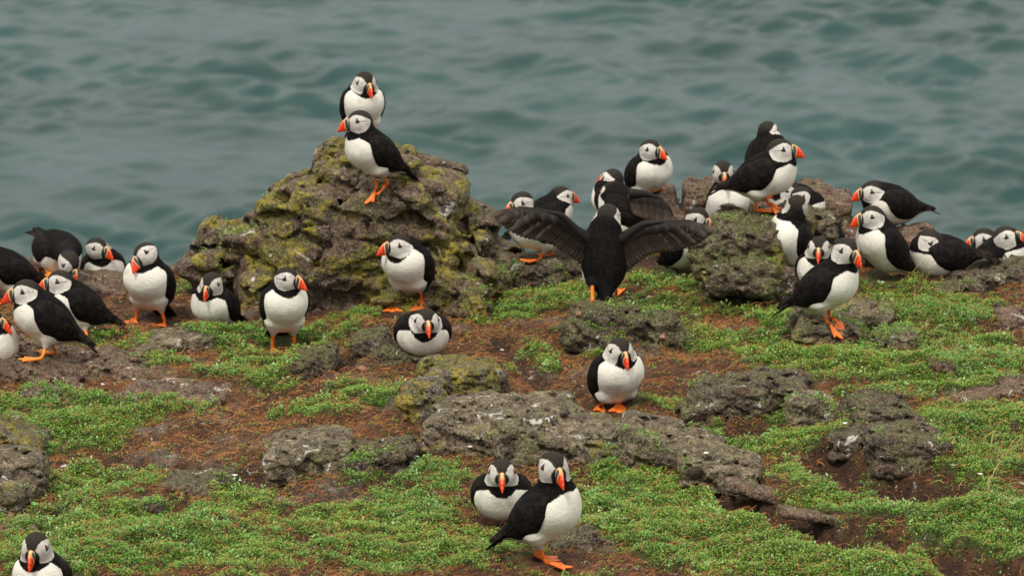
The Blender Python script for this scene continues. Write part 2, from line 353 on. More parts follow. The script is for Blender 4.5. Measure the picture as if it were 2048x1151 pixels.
# ------------------------------------------------------------------ terrain
def ridge_row(px): return np.interp(px, [-300, 0, 370, 1050, 1500, 2048, 2400], [552, 552, 548, 526, 512, 505, 505])
def z_plane(x, y):
    px = 1024 + FPX*x/12.3
    row = ridge_row(px); zr = CAMZ - 12.2*np.tan(PITCH+np.arctan((row-575.5)/FPX))
    return zr*np.clip((y-9.2)/3.0, -0.5, 1.0)
def onplane(px, py):
    d = raydir(px, py); t = 11.0
    for _ in range(6):
        P = CO+d*t; t += (z_plane(P[0], P[1])-P[2])/d[2]
    return CO+d*t
GREEN = [(1240,640,140,50),(140,850,170,62),(300,828,130,26),(60,815,70,20),(210,965,130,42),(250,1060,280,62),(120,1125,200,60),(500,985,95,62),(400,1105,260,60),
 (740,1035,190,62),(830,960,150,36),(860,1110,260,55),(1330,1035,230,78),(1530,1095,280,75),(1730,1135,190,45),(1760,1012,210,38),(1960,1045,150,75),(1980,925,110,62),
 (1560,880,150,42),(1640,950,120,32),(1620,712,160,58),(1885,622,130,46),(1790,580,60,26),(1790,705,110,45),(1850,762,190,48),(1985,725,90,50),(1950,850,120,52),
 (1330,800,110,17),(1060,722,70,27),(1110,590,120,32),(1010,628,130,22),(1360,572,110,22),(1210,705,60,20),(750,800,95,26),(640,832,90,20),(525,745,85,45),(600,680,110,22),
 (450,672,110,20),(440,585,110,26),(480,525,50,14),(130,690,110,16),(240,692,70,12),(1480,600,90,30),(1560,640,60,25),(700,640,60,18),(430,765,70,14),(1250,950,90,24),(1720,960,60,16),(330,735,90,10),(1440,690,70,22)]
BROWN = [(430,890,215,62),(680,610,100,42),(1340,742,170,50),(1080,772,95,40),(900,660,60,30),(640,990,130,34),(330,790,170,40),(1160,650,150,22),(300,715,200,22),
 (1110,1075,80,32),(1240,720,150,30),(200,580,180,26),(60,600,120,24),(700,740,110,40),(840,855,160,50),(560,620,70,24),(1700,915,120,20),(1900,800,110,14)]
GULLY = [([(1480,1000),(1580,1045),(1690,1072),(1800,1090),(1900,1108),(1990,1150)],0.085,0.07),([(1655,930),(1720,968),(1800,975),(1900,985)],0.075,0.06),
 ([(1360,850),(1430,872),(1500,862)],0.05,0.07),([(150,915),(300,925),(420,950),(560,960)],0.05,0.025),([(250,610),(420,640),(560,650)],0.06,0.02),
 ([(620,760),(760,700),(900,680)],0.05,0.02),([(1000,690),(1100,780),(1150,800)],0.05,0.02),([(-50,1050),(60,1055),(120,1040)],0.04,0.03),
 ([(860,900),(780,960),(640,1000)],0.04,0.02),([(1380,960),(1500,1010)],0.03,0.03)]
def masks(x, y, z):
    P = np.stack([x, y, z], 1); px, py = project(P)
    w = fbm(P, 0.10, 3, 5); w2 = fbm(P, 0.035, 3, 9)
    pxw = px + 70*w + 45*w2; pyw = py + 26*fbm(P, 0.10, 3, 33) + 14*fbm(P, 0.035, 2, 41)
    g = np.full(len(x), -1.2)
    for cx, cy, rx, ry in GREEN: g = np.maximum(g, 1-((pxw-cx)/rx)**2-((pyw-cy)/ry)**2)
    b = np.full(len(x), -1.5)
    for cx, cy, rx, ry in BROWN: b = np.maximum(b, 1-((pxw-cx)/rx)**2-((pyw-cy)/ry)**2)
    val = np.clip(g, -0.6, 0.6) - 0.8*np.clip(b, 0, 0.8) + 1.2*fbm(P, 0.22, 4, 61) + 1.5*fbm(P, 0.055, 3, 71)
    out = (px < -60) | (px > 2110) | (py > 1170)
    val = np.where(out, 1.4*fbm(P, 0.35, 4, 77)+0.1, val)
    val = val + 1.1*fbm(P, 0.018, 2, 171)*(1-out) - 0.10 + 0.10*sstep(900, 1500, px); green = sstep(-0.28, 0.48, val); bare = np.zeros(len(x)); dep = np.zeros(len(x))
    for pts, wd, dp in GULLY:
        q = np.array([onplane(*p)[:2] for p in pts]); dm = np.full(len(x), 9.0)
        xy = np.stack([x+0.05*w, y+0.16*w], 1)
        for a, c in zip(q[:-1], q[1:]):
            dd = c-a; t = np.clip(((xy-a)@dd)/(dd@dd), 0, 1); e = xy-a-t[:, None]*dd; dm = np.minimum(dm, np.hypot(e[:, 0], e[:, 1]*0.55))
        k = 1-sstep(0.25*wd, wd, dm); dep = np.maximum(dep, dp*k); bare = np.maximum(bare, k)
    green = green*(1-bare)
    stony = sstep(0.1, 0.4, 1.2*fbm(P, 0.16, 3, 91)+0.2*(b > 0)-0.1)
    return green, bare, stony, dep
def terrain(x, y):
    zp = z_plane(x, y); P = np.stack([x, y, zp], 1)
    green, bare, stony, dep = masks(x, y, zp)
    P0 = np.stack([x, y, 0*x], 1)
    z = zp + 0.045*fbm(P0, 0.8, 2, 3) + 0.075*fbm(P0, 0.24, 3, 13) + 0.026*fbm(P0, 0.07, 3, 23)
    z += green*(0.010+0.024*fbm(P0, 0.06, 2, 55)) - dep
    z += stony*(1-green)*0.012*np.abs(fbm(P0, 0.05, 2, 88))*3
    yr = 12.28 + 0.12*fbm(P0*np.array([1, 0, 1]), 0.35, 2, 101)
    e = np.maximum(y-yr, 0); z = z - np.minimum(2.2*e**1.35, 24.0)
    return z, green, bare, stony
def axis(parts):
    a = []
    for lo, hi, st in parts: a += list(np.arange(lo, hi-1e-6, st))
    return np.array(a)
gx = np.concatenate([axis([(-40,-8,4),(-8,-3,0.5),(-3,-1.6,0.05),(-1.6,1.6,0.0055),(1.6,3,0.05),(3,8,0.5)]), [8, 14, 25, 40]])
gy = np.concatenate([axis([(-12,2,2),(2,8,0.4),(8,8.95,0.05),(8.95,12.5,0.0085),(12.5,13.2,0.03),(13.2,16,0.2)]), [16, 18, 20, 24, 30]])
X, Y = np.meshgrid(gx, gy, indexing='ij'); xs, ys = X.ravel(), Y.ravel()
zs, gr, ba, st_ = terrain(xs, ys)
nx, ny = len(gx), len(gy); idx = np.arange(nx*ny).reshape(nx, ny)
Fq = np.stack([idx[:-1, :-1], idx[1:, :-1], idx[1:, 1:], idx[:-1, 1:]], -1).reshape(-1, 4)
ground = link("ground", mesh_np("ground", np.stack([xs, ys, zs], 1), Fq, {"green": gr, "bare": ba, "stony": st_}), M['ground'])
tag(ground, kind="structure")

# ------------------------------------------------------------------ sea
SEA = -22.0
sx = np.concatenate([[-3000, -900, -300, -120], axis([(-60, -22, 2)]), axis([(-22, 22, 0.14)]), axis([(22, 60, 2)]), [60, 120, 300, 900, 3000]])
sy = np.concatenate([[-400, -100, 0], axis([(20, 90, 2)]), axis([(90, 175, 0.16)]), axis([(175, 260, 3)]), [260, 400, 800, 1800, 4500]])
X, Y = np.meshgrid(sx, sy, indexing='ij'); xs, ys = X.ravel(), Y.ravel(); zs = np.zeros(len(xs))
wr = np.random.default_rng(21)
for i in range(60):
    L = 0.8*(6.0/0.8)**wr.random(); th = R(wr.normal(66, 30)); k = 2*math.pi/L; amp = 0.0102*L**0.95*(0.6+0.8*wr.random())
    zs += amp*np.sin(k*(xs*math.cos(th)+ys*math.sin(th)) + wr.random()*6.28 + 0.5*np.sin(0.13*xs+0.09*ys+i))
patch = np.clip(0.80+1.5*fbm(np.stack([xs, ys*0.7, 0*xs], 1), 9.0, 2, 5), 0.35, 1.05)
zs = zs*patch*(np.abs(xs) < 120)*(ys < 400)*(ys > 0)
nx, ny = len(sx), len(sy); idx = np.arange(nx*ny).reshape(nx, ny)
Fq = np.stack([idx[:-1, :-1], idx[1:, :-1], idx[1:, 1:], idx[:-1, 1:]], -1).reshape(-1, 4)
sea = link("sea", mesh_np("sea", np.stack([xs, ys, zs+SEA], 1), Fq), M['water']); tag(sea, kind="structure")

# ------------------------------------------------------------------ rocks
def rock(lumps, mat, label, h=0.006, amp=1.0, seed=1, name="rock", cat="rock", group=None, k=0.02):
    """lumps: (px, py, Y, rx_px, rz_px, ry_m, tilt_deg, yaw_deg, roundness)"""
    L = []
    for (px, py, Yd, rx, rz, ry, tilt, yaw, rd) in lumps:
        if Yd is None: Yd = onplane(px, min(py+rz*0.8, 1180))[1] + 0.7*ry
        c = at(px, py, Yd); s = Yd/math.cos(PITCH)/FPX*1.0
        L.append((c, np.array([rx*s, ry, rz*s]), R(tilt+random.uniform(-7, 7)), R(yaw+random.uniform(-12, 12)), min(.85, rd*1.6)))
    lo = np.min([c-np.max(r)*1.1-0.03 for c, r, *_ in L], 0); hi = np.max([c+np.max(r)*1.1+0.03 for c, r, *_ in L], 0)
    lo = np.array([min(c[i]-(r[i]*1.15+0.04) for c, r, *_ in L) for i in range(3)]); hi = np.array([max(c[i]+(r[i]*1.15+0.04) for c, r, *_ in L) for i in range(3)])
    o, n, P = grid(lo, hi, h); d = np.full(len(P), 9.0, np.float32)
    for c, r, ti, ya, rd in L:
        q = P-c.astype(np.float32)
        cy_, sy_ = math.cos(ya), math.sin(ya); ct, stt = math.cos(ti), math.sin(ti)
        x1 = q[:, 0]*cy_+q[:, 1]*sy_; y1 = -q[:, 0]*sy_+q[:, 1]*cy_; z1 = q[:, 2]
        x2 = x1*ct+z1*stt; z2 = -x1*stt+z1*ct
        Q = np.stack([x2, y1, z2], 1); rr = rd*r.min(); b = np.abs(Q)-(r-rr)
        dd = np.linalg.norm(np.maximum(b, 0), axis=1)+np.minimum(b.max(1), 0)-rr
        d = smin(d, dd, k)
    size = float(min(0.22, max(min(r[0], r[2]*1.4) for c, r, *_ in L)))*amp
    band = np.abs(d) < 0.45*size+2*h; Pb = P[band]; off = seed*3.7
    A = np.array([1.0, 1.0, 1.9], np.float32); Pn = Pb+off
    wq = (Pn + 0.10*size*np.stack([fbm(Pn, 0.3*size+.01, 2, seed+31), fbm(Pn, 0.3*size+.01, 2, seed+32), fbm(Pn, 0.3*size+.01, 2, seed+33)], 1)*2)
    nb = 0.42*size*fbm(Pn, 0.8*size+0.02, 2, seed)
    f1, f2, idv, sh = worley(wq*A/(0.42*size+0.02), seed+3)
    nb += 0.12*size*(idv-0.5) + 0.24*size*sh + 0.10*size*np.exp(-(f2-f1)/0.045)
    g1, g2, gid, gs = worley(wq*A/(0.15*size+0.010), seed+9)
    bed = (Pn[:, 2]*0.93+Pn[:, 0]*0.30+Pn[:, 1]*0.2+0.10*size*fbm(Pn, 0.5*size+.01, 2, seed+41))/(0.16*size+.008); bed = bed-np.floor(bed)
    nb += 0.085*size*(np.abs(bed-0.35)-0.3)
    nb += 0.030*size*(gid-0.5) + 0.05*size*gs + 0.02*size*np.exp(-(g2-g1)/0.08)
    nb += 0.05*size*fbm(Pn, 0.10*size+0.008, 2, seed+5)
    nb = np.where(nb < 0, -0.11*size*np.tanh(-nb/(0.11*size)), nb)
    d[band] += nb
    V, Fc = surface_nets(d.reshape(n), o, h)
    org = V.mean(0); org[2] = V[:, 2].min()
    ob = link(name, mesh_np(name, V-org, Fc), mat, None, org)
    tag(ob, label, cat, group); return ob

G1 = "rock outcrops and boulders on the clifftop"
rock([(735,500,11.98,190,118,.26,0,5,.3),(640,450,11.95,75,82,.20,8,-8,.3),(738,360,12.02,98,54,.17,-2,6,.3),(860,425,12.0,52,78,.20,-14,0,.3),(920,500,12.0,48,70,.2,-16,0,.3),
      (975,565,11.95,38,55,.18,-14,0,.4),(500,520,11.98,55,72,.18,18,10,.35),(425,555,11.98,44,60,.14,26,0,.4),(610,580,11.85,135,42,.15,-3,0,.35),(575,430,12.02,36,40,.12,14,0,.35),
      (880,600,11.72,115,40,.16,4,0,.35),(790,405,11.85,70,42,.12,0,0,.4),(660,520,11.82,90,50,.12,0,20,.35),(845,362,12.05,46,26,.12,-16,0,.35),(770,328,12.08,45,24,.1,-6,0,.35)],
     M['rock_lichen'], "huge craggy outcrop crusted with yellow lichen, two puffins on its summit", h=0.006, amp=0.95, seed=11, name="rock_outcrop", cat="rock outcrop", group=G1)
rock([(1500,505,11.8,74,76,.14,-4,0,.22),(1432,525,11.74,34,62,.10,18,0,.3),(1490,550,11.66,70,34,.08,4,0,.4),(1560,470,11.85,70,55,.12,6,0,.3),(1620,485,11.9,50,60,.1,0,0,.35)],
     M['rock_green'], "green mossy block with flat top carrying the puffin that faces right", h=0.005, amp=0.8, seed=12, cat="boulder", group=G1)
rock([(1420,425,12.25,52,58,.1,0,5,.2),(1540,425,12.28,90,40,.1,-2,0,.25),(1650,450,12.22,48,68,.12,0,-6,.2),(1600,410,12.25,60,40,.1,6,0,.3),(1690,500,12.15,40,50,.1,0,0,.3)],
     M['rock_red'], "brown squared rock wall on the skyline behind the mossy block", h=0.006, amp=0.75, seed=13, cat="rock", group=G1)
rock([(1312,440,12.25,45,62,.1,10,0,.25),(1275,470,12.2,50,50,.1,0,0,.3),(1345,470,12.2,34,50,.1,0,0,.3)],
     M['rock_red'], "brown pointed rock on the skyline under an upright puffin", h=0.006, amp=0.8, seed=14, cat="rock", group=G1)
rock([(1575,560,11.68,42,30,.07,0,0,.4),(1545,575,11.66,30,26,.06,0,0,.4)], M['rock_grey'], "small brown and cream stone at the foot of the mossy block", h=0.004, amp=.9, seed=15, cat="stone")
rock([(1810,500,12.15,60,42,.1,0,0,.3),(1880,545,12.1,60,20,.1,0,0,.3)], M['rock_red'], "low brown skyline rock behind the crouching puffins at right", h=0.006, seed=16, cat="rock", group=G1)
rock([(1990,558,11.95,100,34,.14,3,0,.3),(1890,578,11.85,80,24,.12,8,0,.35),(2060,556,11.95,60,40,.14,0,0,.3)], M['rock_dark'], "wide dark slab in front of two puffin heads at the right edge", h=0.005, amp=.9, seed=17, cat="rock", group=G1)
rock([(2045,660,11.4,55,36,.1,-6,0,.3)], M['rock_red'], "reddish brown boulder cut off by the right edge below the dark slab", h=0.005, seed=18, cat="boulder", group=G1)
rock([(1215,645,11.28,66,42,.07,0,0,.35),(1290,657,11.26,72,32,.07,-4,0,.35),(1160,670,11.22,38,30,.06,0,0,.4),(1350,680,11.25,44,20,.06,-8,0,.4),(1240,695,11.2,80,20,.05,0,0,.4)], M['rock_moss'], "dark mossy stone that the wing-spreading puffin stands on", h=0.005, amp=1.0, seed=19, cat="rock", group=G1)
rock([(1650,665,None,70,30,.09,-6,0,.35),(1725,655,11.4,60,42,.1,8,0,.3),(1795,690,None,38,28,.07,14,0,.35),(1690,625,11.5,60,24,.07,0,0,.3)], M['rock_grey'], "grey broken rock carrying the orange-footed puffin that leans right", h=0.0045, amp=.95, seed=20, cat="rock", group=G1)
rock([(1880,742,None,26,26,.05,-10,0,.35)], M['rock_red'], "small brown stub of rock in the green slope at right", h=0.0035, seed=21, cat="stone")
rock([(915,772,None,72,48,.10,-3,0,.35),(850,810,None,45,48,.08,20,0,.35),(975,765,None,30,36,.08,0,0,.35)], M['rock_gold'], "rounded boulder capped with golden yellow lichen in the middle of the slope", h=0.0042, amp=1.0, seed=22, cat="boulder", group=G1)
rock([(1000,862,None,140,50,.16,-3,0,.3),(1165,890,None,160,40,.16,-5,0,.3),(1340,905,None,110,42,.14,-10,0,.3),(1440,940,None,80,34,.12,-14,0,.35),(930,850,None,70,40,.12,8,0,.3)],
     M['rock_grey'], "long low grey green slab of rock across the centre of the slope", h=0.005, amp=.9, seed=23, name="rock_slab", cat="rock", group=G1)
rock([(1540,990,None,95,10,.04,-14,0,.4),(1625,1030,None,70,8,.03,-16,0,.4)], M['rock_red'], "thin reddish rock spine running down right from the central slab", h=0.0045, amp=.9, seed=24, cat="rock")
rock([(625,912,None,82,40,.11,4,0,.28),(580,925,None,40,34,.09,0,0,.3)], M['rock_grey'], "pale topped boulder with squared left end, left of centre", h=0.0045, amp=.8, seed=25, cat="boulder", group=G1)
rock([(745,918,None,62,26,.08,-4,0,.35),(690,935,None,50,22,.07,5,0,.35),(800,905,None,34,26,.06,0,0,.3)], M['rock_dark'], "dark broken rocks between the pale boulder and the central slab", h=0.0042, amp=1.0, seed=26, cat="rock")
rock([(30,955,None,62,54,.11,-4,0,.45),(5,990,None,60,40,.1,0,0,.4)], M['rock_grey'], "rounded grey lichened boulder at the left edge", h=0.0045, amp=.8, seed=27, cat="boulder", group=G1)
rock([(30,885,None,60,30,.09,-12,0,.45),(-20,880,None,50,40,.1,0,0,.4)], M['rock_gold'], "yellow lichened hump just above the grey boulder at the left edge", h=0.0045, amp=.7, seed=28, cat="boulder", group=G1)
rock([(150,748,None,170,22,.15,-2,0,.3),(290,745,None,110,20,.13,-3,0,.3),(40,745,None,60,26,.12,0,0,.3)], M['rock_red'], "flat weathered rock pavement under the side-on puffin at left", h=0.0045, amp=1.7, seed=29, cat="rock", group=G1)
rock([(350,797,None,105,18,.12,-2,0,.35)], M['rock_red'], "smooth flat purple brown slab in the soil at left centre", h=0.0042, amp=1.5, seed=30, cat="rock")
rock([(90,795,None,42,22,.06,-8,0,.4),(135,800,None,30,14,.05,0,0,.4)], M['rock_grey'], "small grey green stone below the flat pavement at far left", h=0.0035, seed=31, cat="stone")
rock([(365,682,None,62,18,.08,0,0,.4),(300,698,None,40,12,.06,4,0,.4)], M['rock_grey'], "low grey stone in the turf in front of the sitting puffin at left", h=0.004, seed=32, cat="stone")
rock([(625,722,None,48,26,.07,18,0,.45),(585,745,None,30,20,.05,10,0,.45)], M['rock_moss'], "mossy dark hump right of the puffin with spread feet", h=0.004, seed=33, cat="stone")
rock([(745,692,None,38,34,.07,4,0,.4),(800,712,None,60,20,.08,-2,0,.4)], M['rock_moss'], "mossy brown stump beside the crouching round puffin", h=0.004, seed=34, cat="stone")
rock([(1465,800,None,85,40,.10,8,0,.3),(1555,790,None,60,42,.09,-8,0,.3),(1400,825,None,40,20,.06,10,0,.35)], M['rock_dark'], "dark green-patched rock overhanging a burrow right of centre", h=0.0045, amp=.85, seed=35, cat="rock", group=G1)
rock([(1620,822,None,52,32,.07,-16,0,.3),(1680,840,None,30,22,.05,0,0,.35)], M['rock_grey'], "smaller wedge rock leaning against the dark burrow rock", h=0.004, amp=.85, seed=36, cat="rock")
rock([(1760,850,None,75,42,.09,-8,0,.3),(1810,905,None,80,46,.1,-4,0,.3),(1720,885,None,60,30,.08,0,0,.35),(1755,805,None,45,20,.06,0,0,.3)], M['rock_dark'], "stacked dark ledges with white droppings at right", h=0.0045, amp=.95, seed=37, cat="rock", group=G1)
rock([(1985,788,None,75,18,.08,6,0,.3),(2040,778,None,40,20,.07,0,0,.3)], M['rock_red'], "long low brown rock running off the right edge", h=0.004, seed=38, cat="rock")
rock([(1985,868,None,32,12,.04,0,0,.4)], M['rock_grey'], "pale flat stone in the grass near the right edge", h=0.003, seed=39, cat="stone")
rock([(2045,855,None,24,18,.05,0,0,.4)], M['rock_green'], "green stone cut by the right edge beside the pale flat stone", h=0.003, seed=40, cat="stone")
rock([(385,972,None,60,16,.08,-2,0,.4),(440,958,None,34,14,.05,6,0,.4)], M['rock_dark'], "grey purple stones sunk in bare soil at lower left", h=0.0035, seed=41, cat="stone")
rock([(285,1013,None,42,12,.05,0,0,.4)], M['rock_dark'], "small dark stone in turf below the sunken purple stones", h=0.003, seed=42, cat="stone")
rock([(1150,1088,None,48,26,.06,10,0,.35),(1200,1105,None,36,16,.05,0,0,.4)], M['rock_dark'], "crumbling brown rock behind the foreground puffin's feet", h=0.0035, seed=43, cat="stone")
rock([(1272,672,None,22,20,.03,20,0,.3)], M['rock_green'], "tilted pale green stone behind the lone central puffin's head", h=0.0025, seed=44, cat="stone")
rock([(1300,676,None,12,15,.02,-8,0,.4)], M['rock_red'], "tan stone leaning beside the tilted pale green stone", h=0.0022, seed=45, cat="stone")
rock([(30,1060,None,46,18,.06,6,0,.35)], M['rock_grey'], "grey flat rock above the bottom left puffin's head", h=0.0035, seed=46, cat="stone")
rock([(130,592,11.95,70,26,.09,4,0,.4),(230,590,12.0,70,20,.08,-4,0,.4),(180,565,12.1,90,18,.08,0,0,.4)], M['rock_red'], "rough brown bank below the bending puffin at left", h=0.0045, amp=.9, seed=47, cat="rock", group=G1)
rock([(680,1085,None,34,12,.04,0,0,.5)], M['rock_grey'], "mossy grey stone in the lower middle turf", h=0.003, seed=48, cat="stone")
rock([(1075,541,12.0,55,28,.10,0,0,.35),(1130,534,12.05,50,26,.09,0,0,.35)], M['rock_dark'], "dark low rock under the orange feet left of the spread wings", h=0.0045, seed=49, cat="rock", group=G1)
bpy.context.view_layer.update()
dg = bpy.context.evaluated_depsgraph_get()
def cast_px(px, py):
    d = Vector(raydir(px, py)).normalized(); hit, loc, nor, fi, ob, mx = scene.ray_cast(dg, Vector(CO), d)
    return (np.array(loc), ob) if hit else (None, None)
def drop(x, y, z0=1.4):
    hit, loc, nor, fi, ob, mx = scene.ray_cast(dg, Vector((x, y, z0)), Vector((0, 0, -1)))
    return (loc[2], np.array(nor), ob.name) if hit else (0.0, np.array([0, 0, 1.0]), "")

# loose pebbles, each its own stone
def pebble(px, py, r, matk, label):
    r *= 0.72
    p, ob = cast_px(px, py)
    if p is None or p[1] > 14: return
    o, n, P = grid((-r*1.3, -r*1.3, -r), (r*1.3, r*1.3, r), r/5)
    rr = np.array([r, r*(0.6+0.4*random.random()), r*(0.45+0.3*random.random())])
    rr[2] *= 0.45 if matk == 'whitestone' else 1.0; d = ell(P, (0, 0, 0), rr) + 0.4*r*fbm(P+random.random()*50, r*1.1, 2, 3)
    w1, w2, wi, ws = worley(P/(r*0.9)+random.random()*40, 3); d += 0.22*r*ws+0.1*r*(wi-.5)
    V, F = surface_nets(d.reshape(n), o, r/5)
    q = link("stone", mesh_np("stone", V, F), M[matk], None, (p[0], p[1], p[2]+0.15*r)); q.rotation_euler = (0, 0, random.random()*6)
    tag(q, label, "stone", "loose stones in the turf and soil")
PEB = [(725,740,.017,'pinkstone',"round pinkish pebble on dry soil left of the golden boulder"),(1160,630,.016,'pinkstone',"tan pebble at the left foot of the mossy wing-spreader's stone"),
 (1325,675,.014,'pinkstone',"small orange tan chip right of the leaning tan stone"),(1412,470+75,.015,'palestone',"cream chip at the left foot of the mossy block"),(310,890,.018,'pinkstone',"flat red stone half buried in brown straw at left"),
 (235,975,.016,'pinkstone',"pinkish flat stone in turf right of the left-edge boulder"),(127,932,.012,'whitestone',"white chip on the turf right of the left-edge boulder"),(480,960,.006,'whitestone',"tiny white fleck beside the sunken purple stones"),
 (1005,700,.008,'whitestone',"white chip on the turf above the golden boulder"),(545,707,.011,'whitestone',"white smear-like chip at the spread-footed puffin's toe"),(205,768,.010,'whitestone',"white chip on the flat pavement, left one"),(268,758,.009,'whitestone',"white chip on the flat pavement, right one"),
 (1300,595,.012,'palestone',"pale chip on the turf right of the spread-wing puffin's foot"),(1735,690,.017,'pinkstone',"buff stone wedged right of the grey broken rock's front"),(1905,930,.009,'whitestone',"whitish chip in tawny grass at right"),
 (660,765,.012,'greystone',"grey pebble among straw below the mossy hump"),(420,905,.012,'greystone',"grey pebble in brown straw at left centre"),(960,615,.013,'pinkstone',"brown pebble right of the standing puffin on the ledge"),
 (1130,740,.012,'pinkstone',"reddish clod in bare soil left of the lone central puffin"),(560,1000,.013,'greystone',"dark pebble in turf left of the bottom centre"),(1460,660,.014,'greystone',"grey stone in turf between spread-wing stone and grey rock"),
 (1765,565,.010,'whitestone',"white fleck in the turf under the tall puffin at right"),(870,985,.011,'greystone',"grey pebble behind the low puffin at lower centre"),(1500,1080,.009,'pinkstone',"small red chip in the lower right turf")]
M['pinkstone'] = flat("pink_stone", (0.17, 0.085, 0.06), (0.30, 0.17, 0.125), 0.75, 0.3, 60, 0.003)
M['palestone'] = flat("cream_stone", (0.36, 0.32, 0.24), (0.5, 0.45, 0.36), 0.75, 0.3, 60, 0.003)
M['whitestone'] = flat("white_stone", (0.55, 0.55, 0.54), (0.7, 0.7, 0.69), 0.75, 0.3, 60, 0.003)
M['greystone'] = flat("grey_stone", (0.09, 0.075, 0.065), (0.2, 0.18, 0.155), 0.75, 0.3, 60, 0.003)
for a in PEB: pebble(*a)

# ------------------------------------------------------------------ puffins
def unit(v): v = np.asarray(v, float); return v/np.linalg.norm(v)
def frame(yaw, pitch, roll=0.0):
    y, p, r = R(yaw), R(pitch), R(roll); h = np.array([math.sin(y), -math.cos(y), 0]); z = np.array([0, 0, 1.0])
    f = math.cos(p)*h+math.sin(p)*z; d = -math.sin(p)*h+math.cos(p)*z; l = np.cross(d, f)
    if roll: l, d = math.cos(r)*l+math.sin(r)*d, -math.sin(r)*l+math.cos(r)*d
    return np.stack([f, l, d])          # rows: forward, left, up/dorsal
def poly_sd(x, z, poly):
    d = np.full(len(x), 9.0); inside = np.zeros(len(x), bool); n = len(poly)
    for i in range(n):
        a, b = poly[i], poly[(i+1) % n]; e = b-a; wx, wz = x-a[0], z-a[1]; t = np.clip((wx*e[0]+wz*e[1])/(e@e), 0, 1)
        d = np.minimum(d, np.hypot(wx-t*e[0], wz-t*e[1]))
        c = ((a[1] > z) != (b[1] > z)) & (x < (b[0]-a[0])*(z-a[1])/(b[1]-a[1]+1e-12)+a[0]); inside ^= c
    return np.where(inside, -d, d)
def body_sdf(B, fat, s):
    d = ell(B, (0, 0, 0), np.array([.077, .060*fat, .058])*s)
    d = smin(d, ell(B, np.array([.034, 0, -.007])*s, np.array([.048, .058*fat, .054])*s), .02*s)
    return smin(d, cone(B, np.array([-.045, 0, .004])*s, np.array([-.108, 0, .020])*s, .040*s, .013*s), .02*s)
def bill_mesh(s, open_=0.0):
    n, m = 15, 16; V, t_, ridge, gape = [], [], [], []
    for i in range(n):
        t = i/(n-1); x = .038*t
        top = 0.0178*(1-t**2.2)-.0125*t**1.7; bot = -.0192*(1-t**1.5)-.0145*t**1.5
        if i == n-1: top, bot = -.0123, -.0143
        w = .0082*(1-t)**.75+.0009; c = (top+bot)/2; hh = (top-bot)/2
        for j in range(m):
            a = 2*math.pi*j/m; sa, ca = math.sin(a), math.cos(a)
            V.append((x, w*math.copysign(abs(ca)**0.9, ca), c+hh*math.copysign(abs(sa)**0.85, sa)))
            zz = V[-1][2]; t_.append(t+0.10*((zz-c)/.018)**2*(1-t)); ridge.append(sa if sa > 0 else 0); gape.append(min(1, abs(zz-(-.003-.0075*t))/.0011))
    F = []
    for i in range(n-1):
        for j in range(m): a, b = i*m+j, i*m+(j+1) % m; F.append((a, b, b+m, a+m))
    V += [(0, 0, 0), (.0385, 0, -.0135)]; t_ += [0, 1]; ridge += [0, 0]; gape += [1, 1]
    for j in range(m): b = (j+1) % m; F.append((n*m, b, j, j)); F.append((n*m+1, (n-1)*m+j, (n-1)*m+b, (n-1)*m+b))
    return np.array(V)*s, np.array(F)[:, ::-1], {"t": t_, "ridge": ridge, "gape": gape}
def ball(c, r, n=10):
    V, F = [], []; c = np.asarray(c, float); r = np.ones(3)*np.asarray(r)
    for i in range(n+1):
        th = math.pi*i/n
        for j in range(2*n): ph = math.pi*j/n; V.append(c+r*np.array([math.sin(th)*math.cos(ph), math.sin(th)*math.sin(ph), math.cos(th)]))
    for i in range(n):
        for j in range(2*n): a, b = i*2*n+j, i*2*n+(j+1) % (2*n); F.append((a, a+2*n, b+2*n, b))
    return np.array(V), np.array(F)
def foot_mesh(s):
    """webbed foot, ankle at the origin, toes along +x"""
    na, nr = 33, 9; L = .054*s; V = []
    for side in (1, 0):
        for i in range(na):
            a = -1+2*i/(na-1); ang = R(33)*a; toe = abs(math.cos(1.5*math.pi*(a+1)/1.5/1.0)) if False else abs(math.cos(math.pi*a))
            Rr = L*(0.80+0.20*toe**2)*(1-0.10*abs(a))
            for j in range(nr):
                q = j/(nr-1); r = .001+Rr*q; hgt = (.0010+.0028*toe**6*(1-.55*q))*s+.006*s*(1-q)**3
                V.append((r*math.cos(ang), r*math.sin(ang), hgt if side else -0.001*s))
    F = []; N = na*nr
    for i in range(na-1):
        for j in range(nr-1):
            a = i*nr+j; F.append((a, a+1, a+nr+1, a+nr)); F.append((N+a, N+a+nr, N+a+nr+1, N+a+1))
    for i in range(na-1): a = i*nr+nr-1; F.append((a, N+a, N+a+nr, a+nr)); b = i*nr; F.append((b, b+nr, N+b+nr, N+b))
    for j in range(nr-1): F.append((j, N+j, N+j+1, j+1)); b = (na-1)*nr+j; F.append((b, b+1, N+b+1, N+b))
    return np.array(V), np.array(F)
